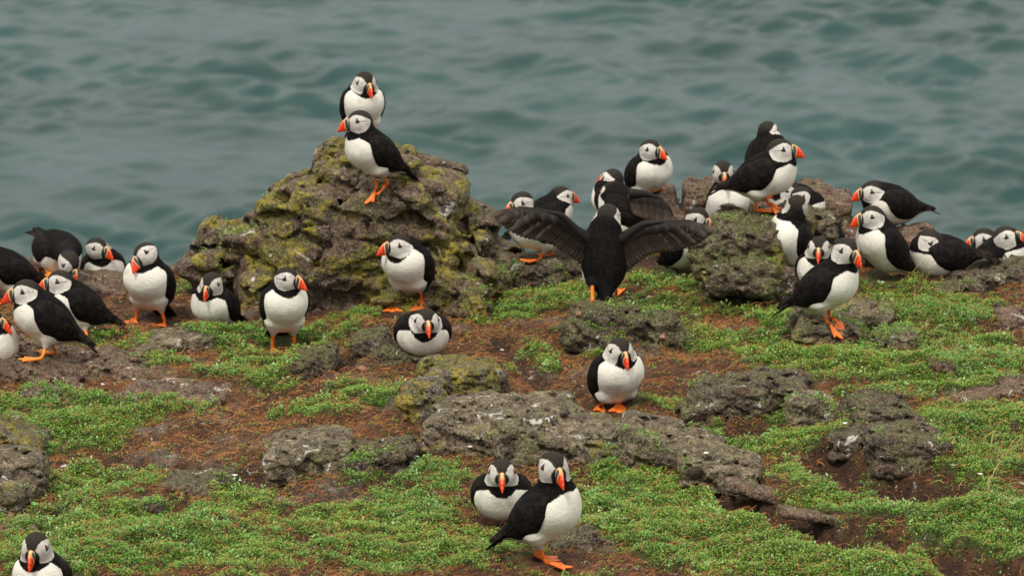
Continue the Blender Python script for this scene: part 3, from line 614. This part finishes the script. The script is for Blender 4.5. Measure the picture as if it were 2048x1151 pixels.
def blades(bases, tips, wid, norm, tint, curve=0.004, lift=0.0, n=7):
    """a fan of overlapping vane-shaped feathers"""
    parts = []
    for i, (b, t) in enumerate(zip(bases, tips)):
        D = t-b; L = np.linalg.norm(D); D = D/L; N = unit(norm); S = unit(np.cross(D, N)); V = []
        for k in range(n):
            q = k/(n-1); w = wid[i]*(0.55+0.45*math.sin(math.pi*min(q*0.75+.1, 1)))*(1 if q < .8 else math.sqrt(max(0.02, 1-((q-.8)/.2)**2)))
            c = b+D*L*q+N*(curve*math.sin(math.pi*q)+lift+0.0005*(i % 3))
            for sd in (-1, 0, 1): V.append(c+S*w*sd+N*(-0.0005*abs(sd)))
        V = np.array(V); V = np.concatenate([V, V-N*0.0012]); m = 3*n; F = []
        for k in range(n-1):
            for j in range(2): a = 3*k+j; F.append((a, a+1, a+4, a+3)); F.append((m+a, m+a+3, m+a+4, m+a+1))
            a = 3*k; F.append((a, a+3, m+a+3, m+a)); a += 2; F.append((a, m+a, m+a+3, a+3))
        a = 3*(n-1); F += [(a, a+1, m+a+1, m+a), (a+1, a+2, m+a+2, m+a+1)]
        qq = np.tile(np.repeat(np.arange(n)/(n-1), 3), 2)
        parts.append((V, np.array(F), {"tint": np.full(len(V), tint[i]), "w": qq}))
    return parts
def curve_pts(P, n):
    P = np.asarray(P, float); s = np.concatenate([[0], np.cumsum(np.linalg.norm(np.diff(P, axis=0), axis=1))]); t = np.linspace(0, s[-1], n)
    return np.stack([np.interp(t, s, P[:, k]) for k in range(P.shape[1])], 1)
GP = "puffins of the clifftop colony"
FEET = []
def puffin(label, body, head, yaw, pitch, hyaw, hpitch=0.0, hroll=0.0, feet=None, Y=None, s=0.95, fat=1.0, fyaw=None, legs=True, legm='orange',
           wings=(1, 1), spread=None, headY=None, tail=True, neckr=1.0, bodyroll=0.0, wingdrop=0.0):
    """body/head: where those centres sit in the view; yaw 0 faces the viewer, 90 right, -90 left, 180 away"""
    fp = []
    if feet and Y is None:
        for q in feet:
            p, ob = cast_px(*q)
            if p is not None and p[1] < 13: fp.append(p)
        Yf = np.mean([p[1] for p in fp]) if fp else 11.5
        Y = Yf
    hv = np.array([math.sin(R(yaw)), -math.cos(R(yaw)), 0])
    BF = frame(yaw, pitch, bodyroll)
    C = at(body[0], body[1]-(7 if abs(yaw) < 30 and legs else 0), Y)
    FEET.extend([tuple(q) for q in fp])
    # the head sits in front of the breast: its depth follows from the way the bird faces
    up = (at(head[0], head[1], Y)-C)
    hd = at(head[0], head[1], (Y+hv[1]*0.072*s*math.cos(R(pitch))+0.0) if headY is None else headY)
    HF = frame(hyaw, hpitch, hroll)
    if feet and not fp:
        for q in feet: fp.append(at(q[0], q[1], Y))
    # ---- body mesh
    toB = lambda P: (P-C)@BF.T
    fromB = lambda B: np.asarray(B)@BF+C
    nb = fromB(np.array([.058, 0, .012])*s)
    hips = [fromB(np.array([-.028, sd*.030, -.030])*s) for sd in (1, -1)]
    pts = np.array([fromB(np.array(v)*s) for v in [(.09, .06, .06), (-.125, -.06, -.06), (.09, -.06, -.06), (-.125, .06, .06), (.09, .06, -.06), (.09, -.06, .06), (-.1, .06, -.06)]]+[hd+.04*s, hd-.04*s])
    h = 0.0030; o, n, P = grid(pts.min(0)-.012, pts.max(0)+.012, h)
    knee = []
    if legs and fp:
        if len(fp) == 1: fp = fp+[fp[0]+BF[1]*(-.045*s if True else 0)]
        # assign feet to sides
        if (fp[0]-C)@BF[1] < (fp[1]-C)@BF[1]: fp = fp[::-1]
        knee = [fp[i]*0.42+hips[i]*0.58-hv*0.006*s for i in range(2)]
    def sdf(P):
        d = body_sdf(toB(P), fat, s)
        mid = nb*0.5+hd*0.5+BF[2]*0.004*s
        d = smin(d, cone(P, nb, mid, .036*s*neckr, .0275*s*neckr), .026*s); d = smin(d, cone(P, mid, hd, .0275*s*neckr, .024*s), .014*s)
        H = (P-hd)@HF.T
        hdd = ell(H, (0, 0, 0), np.array([.0345, .0285, .0315])*s); hdd = smin(hdd, ell(np.stack([H[:, 0], np.abs(H[:, 1]), H[:, 2]], 1), np.array([.008, .010, -.006])*s, np.array([.023, .019, .0235])*s), .008*s)
        d = smin(d, hdd, .010*s)
        for i, kn in enumerate(knee): d = smin(d, cone(P, hips[i], kn, .024*s, .0075*s), .012*s)
        return d
    S = sdf(P); V, F = surface_nets(S.reshape(n), o, h)
    V += (0.0028*fbm(V*np.array([1, 1, .6]), 0.034, 2, 4))[:, None]*((V-C)/np.linalg.norm(V-C, axis=1)[:, None])*(np.linalg.norm(V-hd, axis=1) > .045*s)[:, None]
    Hh = (V-hd)@HF.T/s; Bb = toB(V)/s; hx, hy, hz = Hh[:, 0], np.abs(Hh[:, 1]), Hh[:, 2]
    # pale face: a side disc, parted by the dark cap and pointed behind the eye
    poly = np.array([(.031, .012), (.021, .0205), (.010, .0228), (-.004, .0185), (-.016, .0115), (-.0275, .0045), (-.0265, -.004), (-.019, -.016), (-.007, -.0245), (.010, -.028), (.031, -.0215)])
    face = poly_sd(hx, hz, poly)
    capw = .0030+.52*np.clip(hz-.003, 0, .05)+.30*np.maximum(-hx, 0)
    face = np.maximum(face, (capw-hy)*0.9); face = np.where(np.linalg.norm(Hh, axis=1) > .046, .02, face)
    ex, ez = hx-.011, hz-.0065
    eye = np.maximum(np.abs(ex)*1.0-.0064*(1-np.clip((ez+.005)/.0150, -.3, 1)), np.maximum(-(ez+.0055), ez-.0105)); eye = np.where(hy > .010, eye, .02)
    cr = np.maximum(np.abs(hz-(.0050+.10*(hx)))-.0008, np.maximum(hx-.008, -.017-hx)); cr = np.where(hy > .010, cr, .02)
    mark = np.minimum(eye, cr)
    # white underparts, black collar around head and neck
    dist = np.linalg.norm((V-(hd+0.3*(nb-hd)))/s*np.array([1, 1, 1.0]), axis=1)
    side = np.abs(Bb[:, 1])
    collar = .047-dist + .006*np.cos(side*60)
    dorsal = Bb[:, 2]+.004-.10*side-.25*np.maximum(-Bb[:, 0]-.03, 0)
    white = np.maximum(collar, dorsal)
    dh = np.linalg.norm((V-hd)/s, axis=1); white = np.where(dh < .036, .02, white)
    ztop = C[2]-0.03*s
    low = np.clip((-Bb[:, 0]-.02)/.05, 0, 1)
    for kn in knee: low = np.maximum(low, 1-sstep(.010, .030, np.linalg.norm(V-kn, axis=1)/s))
    base = np.mean(fp, 0) if len(fp) else np.array([C[0], C[1], 0.0])
    base = np.array([base[0], base[1], (base[2] if len(fp) else V[:, 2].min())])
    root = bpy.data.objects.new("puffin", None); root.empty_display_size = 0.05; scene.collection.objects.link(root); root.location = base
    tag(root, label, "puffin", GP)
    add = lambda name, me, mat, par=None, off=base: link(name, me, mat, root if par is None else par)
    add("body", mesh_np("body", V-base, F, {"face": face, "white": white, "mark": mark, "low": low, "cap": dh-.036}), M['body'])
    # ---- bill, eyes, gape rosettes
    bv, bf, ba_ = bill_mesh(s); tl = R(-9); Rx = np.array([[math.cos(tl), 0, math.sin(tl)], [0, 1, 0], [-math.sin(tl), 0, math.cos(tl)]])
    loc = bv@Rx + np.array([.0300, 0, -.0025])*s
    add("bill", mesh_py("bill", loc@HF+hd-base, bf, ba_), M['bill'])
    for sd in (1, -1):
        # find the cheek surface by marching inwards
        a = np.array([.0112, sd*.06, .0060])*s; P1 = (a@HF+hd)[None]; dr = -sd*HF[1]
        for _ in range(14): P1 = P1+dr*sdf(P1)[:, None]*.9
        ec = P1[0]-dr*0.0004*s
        rv, rf = ball((0, 0, 0), np.array([.0033, .0010, .0033])*s, 8); add("eye_ring", mesh_py("eye_ring", rv@HF+ec-base, rf), M['ring'])
        ev, ef = ball((0, sd*.0006*s, 0), np.array([.0030, .0028, .0030])*s, 8); add("eye", mesh_py("eye", ev@HF+ec-base, ef), M['eye'])
        gv, gf = ball(np.array([.0262, sd*.0125, -.0120])*s, np.array([.0040, .0040, .0058])*s, 8); add("gape_rosette", mesh_py("gape_rosette", gv@HF+hd-base, gf), M['rosette'])
    # ---- folded wings hugging the flank
    for sd in (1, -1):
        if not wings[0 if sd == 1 else 1]: continue
        nt, nw = 34, 13; ts = np.linspace(0, 1, nt); ws = np.linspace(-1, 1, nw)
        T, W = np.meshgrid(ts, ws, indexing='ij'); T = T.ravel(); W = W.ravel()
        xb = .064-.205*T
        cen = np.interp(T, [0, .3, .7, 1], [R(14), R(5), R(6), R(48)])-wingdrop; half = np.interp(T, [0, .06, .15, .35, .6, .8, .95, 1], [R(4), R(18), R(31), R(43), R(45), R(44), R(42), R(22)])
        ang = cen+W*half; dirb = np.stack([0*ang, sd*np.cos(ang), np.sin(ang)], 1)
        Q = np.stack([xb, 0*xb, .006+.012*T], 1)
        rad = np.full(len(T), .11)
        for _ in range(16): rad = np.maximum(rad-np.maximum(body_sdf((Q+dirb*rad[:, None])*s, fat, s)/s, -0.01)*.9, .0)
        rad = np.maximum(rad, .026-.013*T)
        th = .0070*np.sin(np.pi*np.clip(T, .0, 1)**.6*.93+.1)*np.sqrt(np.maximum(0, 1-W**2*.93))
        outr = Q+dirb*(rad+th)[:, None]; inn = Q+dirb*(np.maximum(rad-.006, .002))[:, None]
        VV = np.concatenate([outr, inn])*s; F2 = []; N = nt*nw
        for i in range(nt-1):
            for j in range(nw-1): a = i*nw+j; F2.append((a, a+nw, a+nw+1, a+1)); F2.append((N+a, N+a+1, N+a+nw+1, N+a+nw))
            a = i*nw; F2.append((a, N+a, N+a+nw, a+nw)); a += nw-1; F2.append((a, a+nw, N+a+nw, N+a))
        for j in range(nw-1): F2.append((j, j+1, N+j+1, N+j)); a = (nt-1)*nw+j; F2.append((a, N+a, N+a+1, a+1))
        F2 = np.array(F2); F2 = F2 if sd == -1 else F2[:, ::-1]
        add("wing", mesh_np("wing", fromB(VV)-base, F2, {"u": np.tile(T, 2), "w": np.tile(W, 2)}), M['wing'])
    # ---- tail
    if tail:
        prt = []; nrm = BF[2]
        for i, a in enumerate(np.linspace(-1, 1, 7)):
            b0 = fromB(np.array([-.088, a*.013, .016])*s); t0 = fromB(np.array([-.160+.010*abs(a), a*.032, .016])*s); prt += blades([b0], [t0], [.0085*s], nrm, [.1], .002, .001*(i % 2))
        v_, f_, a_ = merge(prt); add("tail", mesh_np("tail", v_-base, f_, {"u": np.full(len(v_), .9), "w": a_["w"]}), M['wing'])
    # ---- legs with webbed feet
    if legs and len(fp) == 2:
        fy = yaw if fyaw is None else fyaw
        for i in range(2):
            yy = (fy[i] if isinstance(fy, (tuple, list)) else fy+(8 if i == 0 else -8)); f0 = fp[i]; fh = np.array([math.sin(R(yy)), -math.cos(R(yy)), 0])
            if Y is not None and feet: pass
            tz = drop(f0[0]+fh[0]*.038*s, f0[1]+fh[1]*.038*s, f0[2]+.035)[0]; dz = np.clip(tz-f0[2], -.03, .02)
            fx = unit(fh*.038*s+np.array([0, 0, dz])); fl = unit(np.cross((0, 0, 1), fx)); fu = np.cross(fx, fl)
            ank = f0-fh*0.010*s+np.array([0, 0, .003*s])
            kn = knee[i]; path = curve_pts([ank, ank*0.6+kn*0.4-fh*.003*s, kn, kn*.5+hips[i]*.5], 8)
            v_, f_ = tube(path, np.array([.0052, .0042, .0042, .0044, .0046, .005, .006, .006])*s, 10)
            lg = add("leg", mesh_py("leg", v_-base, f_), M[legm])
            v_, f_ = foot_mesh(s); v_ = v_@np.stack([fx, fl, fu])+ank-np.array([0, 0, .001])
            link("foot", mesh_np("foot", v_-base, f_), M[legm], lg)
    if spread:
        for spec in spread: open_wing(add, base, s, Y, **spec)
    return root
def open_wing(add, base, s, Y, lead, trail, Yl, Yt, norm, n=26, tints=(.25, .6), pale_inner=False, part="wing", mat='feather', width=1.0, cov=.5):
    """lead: leading edge from shoulder to wing tip, trail: feather tips along the rear edge; (px,py) with depths Yl, Yt"""
    lp = curve_pts([at(p[0], p[1], Y+Yl[0]+(Yl[1]-Yl[0])*i/(len(lead)-1)) for i, p in enumerate(lead)], n)
    tp = curve_pts([at(p[0], p[1], Y+Yt[0]+(Yt[1]-Yt[0])*i/(len(trail)-1)) for i, p in enumerate(trail)], n)
    full = lp; q = np.linspace(0, 1, n)**1.0*0.70; ii = q*(n-1); i0 = ii.astype(int); fr = (ii-i0)[:, None]; lp = full[i0]*(1-fr)+full[np.minimum(i0+1, n-1)]*fr
    r = np.random.default_rng(5); tn = tints[0]+(tints[1]-tints[0])*r.random(n); sp = np.linalg.norm(np.gradient(tp, axis=0), axis=1)
    prt = blades(lp, tp, np.clip(sp*1.15, .006, .016)*width, norm, tn, .004, 0.0)
    prt += blades(lp, lp+(tp-lp)*cov*1.15, np.clip(sp*1.2, .007, .016)*width, norm, tn*.7+.05, .004, .0022)
    prt += blades(lp, lp+(tp-lp)*cov*.7, np.clip(sp*1.3, .008, .018)*width, norm, tn*.35, .004, .0045)
    rads = np.interp(np.linspace(0, 1, n), [0, .25, .5, 1], [.018, .012, .006, .0015])*s
    v_, f_ = tube(full+unit(norm)*0.002, np.stack([rads, rads*1.0], 1), 12); prt.append((v_, f_, {"tint": np.full(len(v_), .03), "w": np.zeros(len(v_))}))
    v_, f_, a_ = merge([(p[0], p[1], p[2]) for p in prt])
    add(part, mesh_py(part, v_-base, f_, a_), M[mat])

toC = np.array([0, -1.0, .1])
# --- foreground
puffin("largest puffin, standing in the foreground, body turned right, head turned back to the viewer", (1087,1025), (1106,932), 62, 42, 22, -14, feet=[(1080,1116),(1104,1130)], s=1.0, fyaw=(75,80))
puffin("puffin crouching on the turf just left of the large foreground puffin, looking straight out", (1003,988), (1003,944), 2, 22, 2, -10, Y=9.62, s=.95, legs=False, fat=1.08)
puffin("puffin at the bottom left corner, cut off at the chest, bill pointing down", (88,1162), (72,1092), -18, 50, -12, -22, Y=9.15, s=.95, legs=False)
puffin("lone upright puffin on bare soil behind the long grey slab in the centre", (1230,760), (1240,700), 24, 52, 20, -16, feet=[(1238,812),(1205,806)], s=.97, fyaw=(0,5), fat=1.05)
puffin("round puffin crouching low in front of the big outcrop, bill straight at the viewer", (845,664), (853,641), 2, 16, 8, -10, Y=11.12, s=.97, legs=False, fat=1.14)
# --- left group
puffin("puffin standing on the ledge of the big outcrop with one webbed foot hanging, looking left", (818,540), (797,492), -26, 52, -62, 2, feet=[(786,618),(842,602)], s=.97, fyaw=(-5,0), fat=1.08)
puffin("puffin standing with both orange feet spread, head turned right, left of the big outcrop", (568,620), (573,557), 14, 52, 62, -4, feet=[(547,703),(585,700)], s=.95, fyaw=(-20,20))
puffin("puffin sitting behind a turf rise with bill down, between two standing puffins at left", (433,612), (423,566), -28, 34, -22, -24, Y=11.55, s=.9, legs=False)
puffin("tall puffin at left tucking its bill down sideways, dark crown towards the outcrop", (300,575), (292,508), -20, 55, -48, -24, 24, feet=[(268,644),(326,654)], s=.98, fyaw=(-25,-20), fat=1.06)
puffin("puffin in side view facing left with yellow-orange feet on the flat pavement", (92,636), (52,583), -78, 42, -80, -6, feet=[(72,722),(104,712)], s=.98, fyaw=(-90,-85), legm='yorange')
puffin("puffin facing left directly behind the yellow-footed side-view puffin", (155,610), (120,563), -70, 36, -78, -2, feet=[(165,678),(150,672)], s=.96, legs=True, fyaw=(-80,-80))
puffin("puffin bending forward at left with raised tail and bill pointing down", (112,500), (138,524), 30, -6, 42, -48, feet=[(82,545),(98,549)], headY=11.78, s=.95, fat=1.02, legm='yorange', wings=(1,1))
puffin("puffin on the left skyline with head turned right behind the brown bank", (205,538), (193,496), 12, 30, 58, -8, Y=12.25, s=.93, legs=False)
puffin("headless-looking dark puffin cut off by the left edge, tail pointing right", (12,540), (-32,500), -75, 28, -80, 0, feet=[(2,602),(14,598)], s=.95, legm='orange')
puffin("puffin cut off by the left edge, only striped bill and white breast in view", (-22,700), (-22,640), 50, 50, 72, -8, Y=11.05, s=1.0, legs=False)
# --- outcrop summit
puffin("front puffin on the outcrop summit, side view facing left", (748,305), (720,243), -62, 40, -80, -5, feet=[(748,382),(768,372)], s=.95, fyaw=(-70,-50))
puffin("rear puffin on the outcrop summit, white breast to the viewer", (724,222), (730,165), 14, 56, 24, -18, Y=12.15, s=.92, feet=[(703,312),(742,312)], fyaw=(-20,10))
puffin("nearly hidden puffin on the ledge, only its bill tip showing behind the standing one", (850,545), (851,516), 40, 30, 80, -25, Y=11.9, s=.85, legs=False)
# --- spread wings
puffin("puffin seen from behind with both wings spread wide", (1208,522), (1216,432), 183, 60, 168, -2, feet=[(1232,597),(1185,602)], s=1.02, fyaw=(178,182), wings=(0, 0), neckr=1.3, fat=1.0,
       spread=[dict(lead=[(1180,482),(1150,460),(1122,430),(1085,422),(1040,422),(988,427)], trail=[(1172,535),(1152,522),(1128,508),(1105,492),(1085,482),(1062,480),(1035,472),(1008,456),(984,432)], Yl=(0, -.05), Yt=(-.02, -.09), norm=toC),
               dict(lead=[(1240,482),(1268,462),(1290,448),(1325,444),(1370,446),(1428,462)], trail=[(1250,548),(1270,532),(1295,512),(1322,504),(1350,502),(1378,496),(1404,486),(1429,464)], Yl=(0, -.05), Yt=(-.02, -.09), norm=toC)])
# --- behind the spread wings
puffin("puffin facing left behind the left spread wing, orange feet showing below it", (1078,458), (1044,405), -72, 20, -62, -14, feet=[(1068,525),(1100,512)], s=.95, fyaw=(-60,-50))
puffin("puffin looking away right over the back of the one behind the left wing", (1092,432), (1122,392), 110, 30, 112, -4, Y=12.3, s=.88, legs=False)
puffin("puffin with only a grey head side showing behind the stretching puffin", (1232,408), (1226,357), -135, 40, -128, 0, Y=12.35, s=.88, legs=False)
puffin("puffin stretching one brown wing out to the right, head turned from view", (1255,420), (1226,386), -120, 30, -140, -5, feet=[(1248,462),(1262,462)], Y=12.0, s=.95, fyaw=(-90,-80), wings=(1,1),
       spread=[dict(lead=[(1258,388),(1290,388),(1318,396),(1338,412),(1348,436)], trail=[(1272,432),(1290,440),(1308,444),(1325,446),(1342,446)], Yl=(-.05,-.05), Yt=(-.07,-.07), norm=toC, n=16, tints=(.4,.9), cov=.6)])
puffin("upright puffin with white breast on the pointed skyline rock", (1295,347), (1301,300), 32, 46, 48, 0, Y=12.2, s=.92, feet=[(1288,392),(1308,392)], fat=1.05)
puffin("puffin peering right from behind the tip of the right spread wing", (1372,490), (1396,437), 55, 48, 52, -14, Y=11.95, s=.95, legs=False)
puffin("puffin with cream belly facing the viewer, left of the mossy block on the skyline rock", (1453,412), (1446,343), 15, 58, 4, -16, Y=12.15, s=.95, legs=False, wings=(0,0))
# --- mossy block
puffin("puffin leaning forward to the right on top of the mossy block", (1528,350), (1560,301), 74, 28, 84, 4, feet=[(1520,425),(1545,412)], Y=11.82, s=1.0, fyaw=(50,85))
puffin("puffin looking away behind the one on the mossy block, only head and nape visible", (1532,318), (1535,262), 150, 50, 140, 0, Y=12.3, s=.88, legs=False)
puffin("puffin head facing left seen under the belly of the mossy block puffin", (1592,402), (1577,382), -60, 15, -82, 0, Y=12.15, s=.85, legs=False)
puffin("puffin facing right half hidden behind the dark nape at the mossy block", (1600,425), (1602,392), 60, 30, 80, -12, Y=12.1, s=.82, legs=False)
puffin("puffin sitting beside the mossy block, nape to the viewer, white belly to the left", (1586,485), (1594,412), -58, 62, 172, -4, Y=11.72, s=.95, legs=False)
puffin("puffin with just the back of its head visible between the seated pair at right", (1648,490), (1645,452), 150, 40, 150, 0, Y=12.0, s=.8, legs=False)
puffin("puffin facing the viewer squarely, tucked behind the leaning puffin at right", (1638,545), (1638,494), -8, 46, -6, -14, Y=11.62, s=.92, legs=False)
puffin("puffin leaning right on the grey broken rock with bright orange feet together", (1652,572), (1692,500), 66, 38, 40, -14, feet=[(1664,650),(1668,640)], s=1.0, fyaw=(40,55))
# --- right group
puffin("ruffled brown-backed puffin facing left on the right skyline", (1782,408), (1744,384), -66, 20, -74, -2, Y=12.2, s=.95, legs=False, fat=1.05)
puffin("upright puffin facing left in front of the ruffled one, white breast edge showing", (1768,492), (1744,434), -64, 52, -72, -2, Y=11.85, s=.98, legs=False)
puffin("resting puffin at right with head turned back over its shoulder", (1886,510), (1860,482), -78, 12, 68, -30, Y=11.9, s=.98, legs=False, fat=1.05, headY=11.88)
puffin("puffin behind the resting one, only its bill tip showing", (1850,512), (1848,500), -70, 20, -84, -10, Y=12.12, s=.8, legs=False)
puffin("left one of the two puffin heads above the dark slab, facing left", (1990,508), (1968,479), -50, 20, -74, -4, Y=12.15, s=.98, legs=False)
puffin("right one of the two puffin heads above the dark slab, bill raised to the right", (2004,512), (2010,476), 50, 25, 72, 12, Y=12.05, s=1.02, legs=False)

bpy.context.view_layer.update(); dg = bpy.context.evaluated_depsgraph_get()
# ------------------------------------------------------------------ ground cover
def scatter(n, prob, seed):
    """random ground points kept with probability prob(green, bare, stony); heights by dropping onto what stands there"""
    r = np.random.default_rng(seed); n = int(n*1.5); x = r.uniform(-2.1, 2.1, n); y = r.uniform(7.9, 12.6, n)
    P = np.stack([x, y, z_plane(x, y)], 1); px, py = project(P); ok = (py < 1700); x, y = x[ok], y[ok]
    ft = np.array(FEET); clear = np.zeros(len(x), bool)
    for q in ft: clear |= ((x-q[0])/.032)**2+((y-q[1]+.03)/.05)**2 < 1
    x, y = x[~clear], y[~clear]
    z, g, b, s = terrain(x, y); keep = r.random(len(x)) < prob(g, b, s, x, y); x, y, g, z = x[keep], y[keep], g[keep], z[keep]
    out = []
    for i in range(len(x)):
        zz, nr, nm = drop(x[i], y[i])
        dz = zz-z[i]
        if nm == "ground": out.append((x[i], y[i], zz, g[i]))
        elif nm.startswith("rock") and dz < 0.075 and nr[2] > 0.25 and r.random() < 1.2*g[i]*(1-dz/0.075): out.append((x[i], y[i], zz, g[i]*0.8))
        elif nm.startswith("rock") and nr[2] > 0.6 and r.random() < 0.12*g[i]: out.append((x[i], y[i], zz, g[i]*0.6))
    return np.array(out)
def leaves(P, per, lmin, lmax, wid, hgt, el, seed):
    r = np.random.default_rng(seed); n = len(P)*per; C = np.repeat(P[:, :3], per, 0); rad = 0.006*np.sqrt(r.random(n)); az = r.random(n)*6.283
    C = C + np.stack([rad*np.cos(az), rad*np.sin(az), r.random(n)*hgt*np.repeat(0.35+P[:, 3], per)], 1)
    L = r.uniform(lmin, lmax, n); e = r.uniform(*el, n); D = np.stack([np.cos(az)*np.cos(e), np.sin(az)*np.cos(e), np.sin(e)], 1)
    S = np.stack([-np.sin(az), np.cos(az), 0*az], 1); U = np.cross(D, S)
    a = C; b = C+D*(0.55*L)[:, None]+S*(wid*L)[:, None]+U*(-0.1*L)[:, None]; c = C+D*L[:, None]-np.array([0, 0, 1])*(0.12*L)[:, None]; d = C+D*(0.55*L)[:, None]-S*(wid*L)[:, None]+U*(-0.1*L)[:, None]
    V = np.stack([a, b, c, d], 1).reshape(-1, 3); F = np.arange(4*n).reshape(-1, 4)
    tint = np.repeat(np.clip(np.repeat(r.random(len(P)), per)*0.55+r.random(n)*0.45, 0, 1), 4)
    return V, F, tint
pts = scatter(400000, lambda g, b, s, x, y: 0.95*g**2.0 + 0.05*g + 0.04*(1-b), 3)
V, F, t = leaves(pts, 6, 0.003, 0.0068, 0.34, 0.009, (0.15, 1.1), 4)
tag(link("ground_cover", mesh_np("ground_cover", V, F, {"tint": t}, False), M['leaf']), "low bright green cushion plants matting the slope", "ground cover", kind="stuff")
def ribbons(P, lmin, lmax, w, curl, rise, seed, seg=4):
    r = np.random.default_rng(seed); n = len(P); L = r.uniform(lmin, lmax, n)*r.uniform(0.5, 1, n); az = r.random(n)*6.283; cv = r.normal(0, curl, n)
    p = P[:, :3].copy(); p[:, 2] += 0.001+r.random(n)*0.006+P[:, 3]*0.008; rows = []; el = r.uniform(*rise, n); W = w*r.uniform(0.6, 1.3, n)
    for k in range(seg+1):
        s = np.stack([-np.sin(az), np.cos(az), 0*az], 1)*(W*(1-0.7*k/seg))[:, None]; s[:, 2] += W*0.5
        rows.append(np.stack([p-s, p+s], 1)); d = np.stack([np.cos(az)*np.cos(el), np.sin(az)*np.cos(el), np.sin(el)], 1)
        p = p+d*(L/seg)[:, None]; az = az+cv; el = el-r.uniform(0.1, 0.45, n)
    Vv = np.stack(rows, 1).reshape(-1, 3); b = np.arange(n)[:, None]*2*(seg+1); F = np.concatenate([b+np.array([[2*k, 2*k+1, 2*k+3, 2*k+2]]) for k in range(seg)])
    return Vv, F, np.repeat(r.random(n), 2*(seg+1))
pts = scatter(210000, lambda g, b, s, x, y: (0.9*(1-g)+0.30)*(1-0.7*b)*(1-0.3*s), 5)
V, F, t = ribbons(pts, 0.010, 0.045, 0.00055, 0.55, (0.1, 0.9), 6)
tag(link("dry_stems", mesh_np("dry_stems", V, F, {"tint": t}, False), M['straw']), "rusty brown dead stems and straw littering the bare soil", "dry stems", kind="stuff")
def tawny(g, b, s, x, y):
    px, py = project(np.stack([x, y, z_plane(x, y)], 1))
    v = np.exp(-((px-1970)/110)**2-((py-940)/75)**2)+0.8*np.exp(-((px-1850)/90)**2-((py-650)/50)**2)+0.5*np.exp(-((px-840)/40)**2-((py-580)/30)**2)
    return v*(1-b)
pts = scatter(60000, lambda g, b, s, x, y: 0.55*g*(fbm(np.stack([x, y, 0*x], 1), 0.13, 2, 303) > 0.12), 12)
V, F, t = leaves(pts, 5, 0.006, 0.012, 0.26, 0.016, (0.2, 1.2), 14)
tag(link("herb_tufts", mesh_np("herb_tufts", V, F, {"tint": t*.7+.3}, False), M['herb']), "coarser pale green leafy tufts growing through the turf", "herbs", kind="stuff")
pts = scatter(26000, tawny, 8)
V, F, t = ribbons(pts, 0.03, 0.085, 0.0009, 0.18, (0.7, 1.45), 9)
tag(link("tawny_grass", mesh_np("tawny_grass", V, F, {"tint": t}, False), M['blade']), "sparse tawny grass blades rising through the turf at right", "grass", kind="stuff")


# ------------------------------------------------------------------ small white flowers
FL = [(1690,858,"white flower in front of the wedge rock at right"),(1412,918,"white flower speck below the burrow rock"),(1960,960,"white flower among tawny grass at the right edge"),
      (940,905,"white flower speck by the left end of the central slab"),(470,962,"white flower on the turf right of the sunken purple stones"),(1745,690,"pale flower on turf right of the grey broken rock")]
for px, py, lb in FL:
    p, ob = cast_px(px, py)
    if p is None or p[1] > 13: continue
    prt = []; 
    for k in range(5):
        a = k*1.2566+random.random(); d = np.array([math.cos(a), math.sin(a), .35]); v_, f_ = ball(d*.0035, (.0032, .0022, .0012), 5); prt.append((v_+np.array([0, 0, .014]), f_, {}))
    v_, f_, _ = merge(prt); root = bpy.data.objects.new("flower", None); scene.collection.objects.link(root); root.location = p; tag(root, lb, "flower", "small white flowers in the turf")
    link("petals", mesh_py("petals", v_, f_), M['petal'], root)
    v_, f_ = tube(np.array([[0, 0, -.004], [.001, 0, .007], [0, 0, .015]]), np.array([.0008, .0008, .0006]), 6); link("stem", mesh_py("stem", v_, f_, {"tint": np.full(len(v_), .4)}), M['leaf'], root)
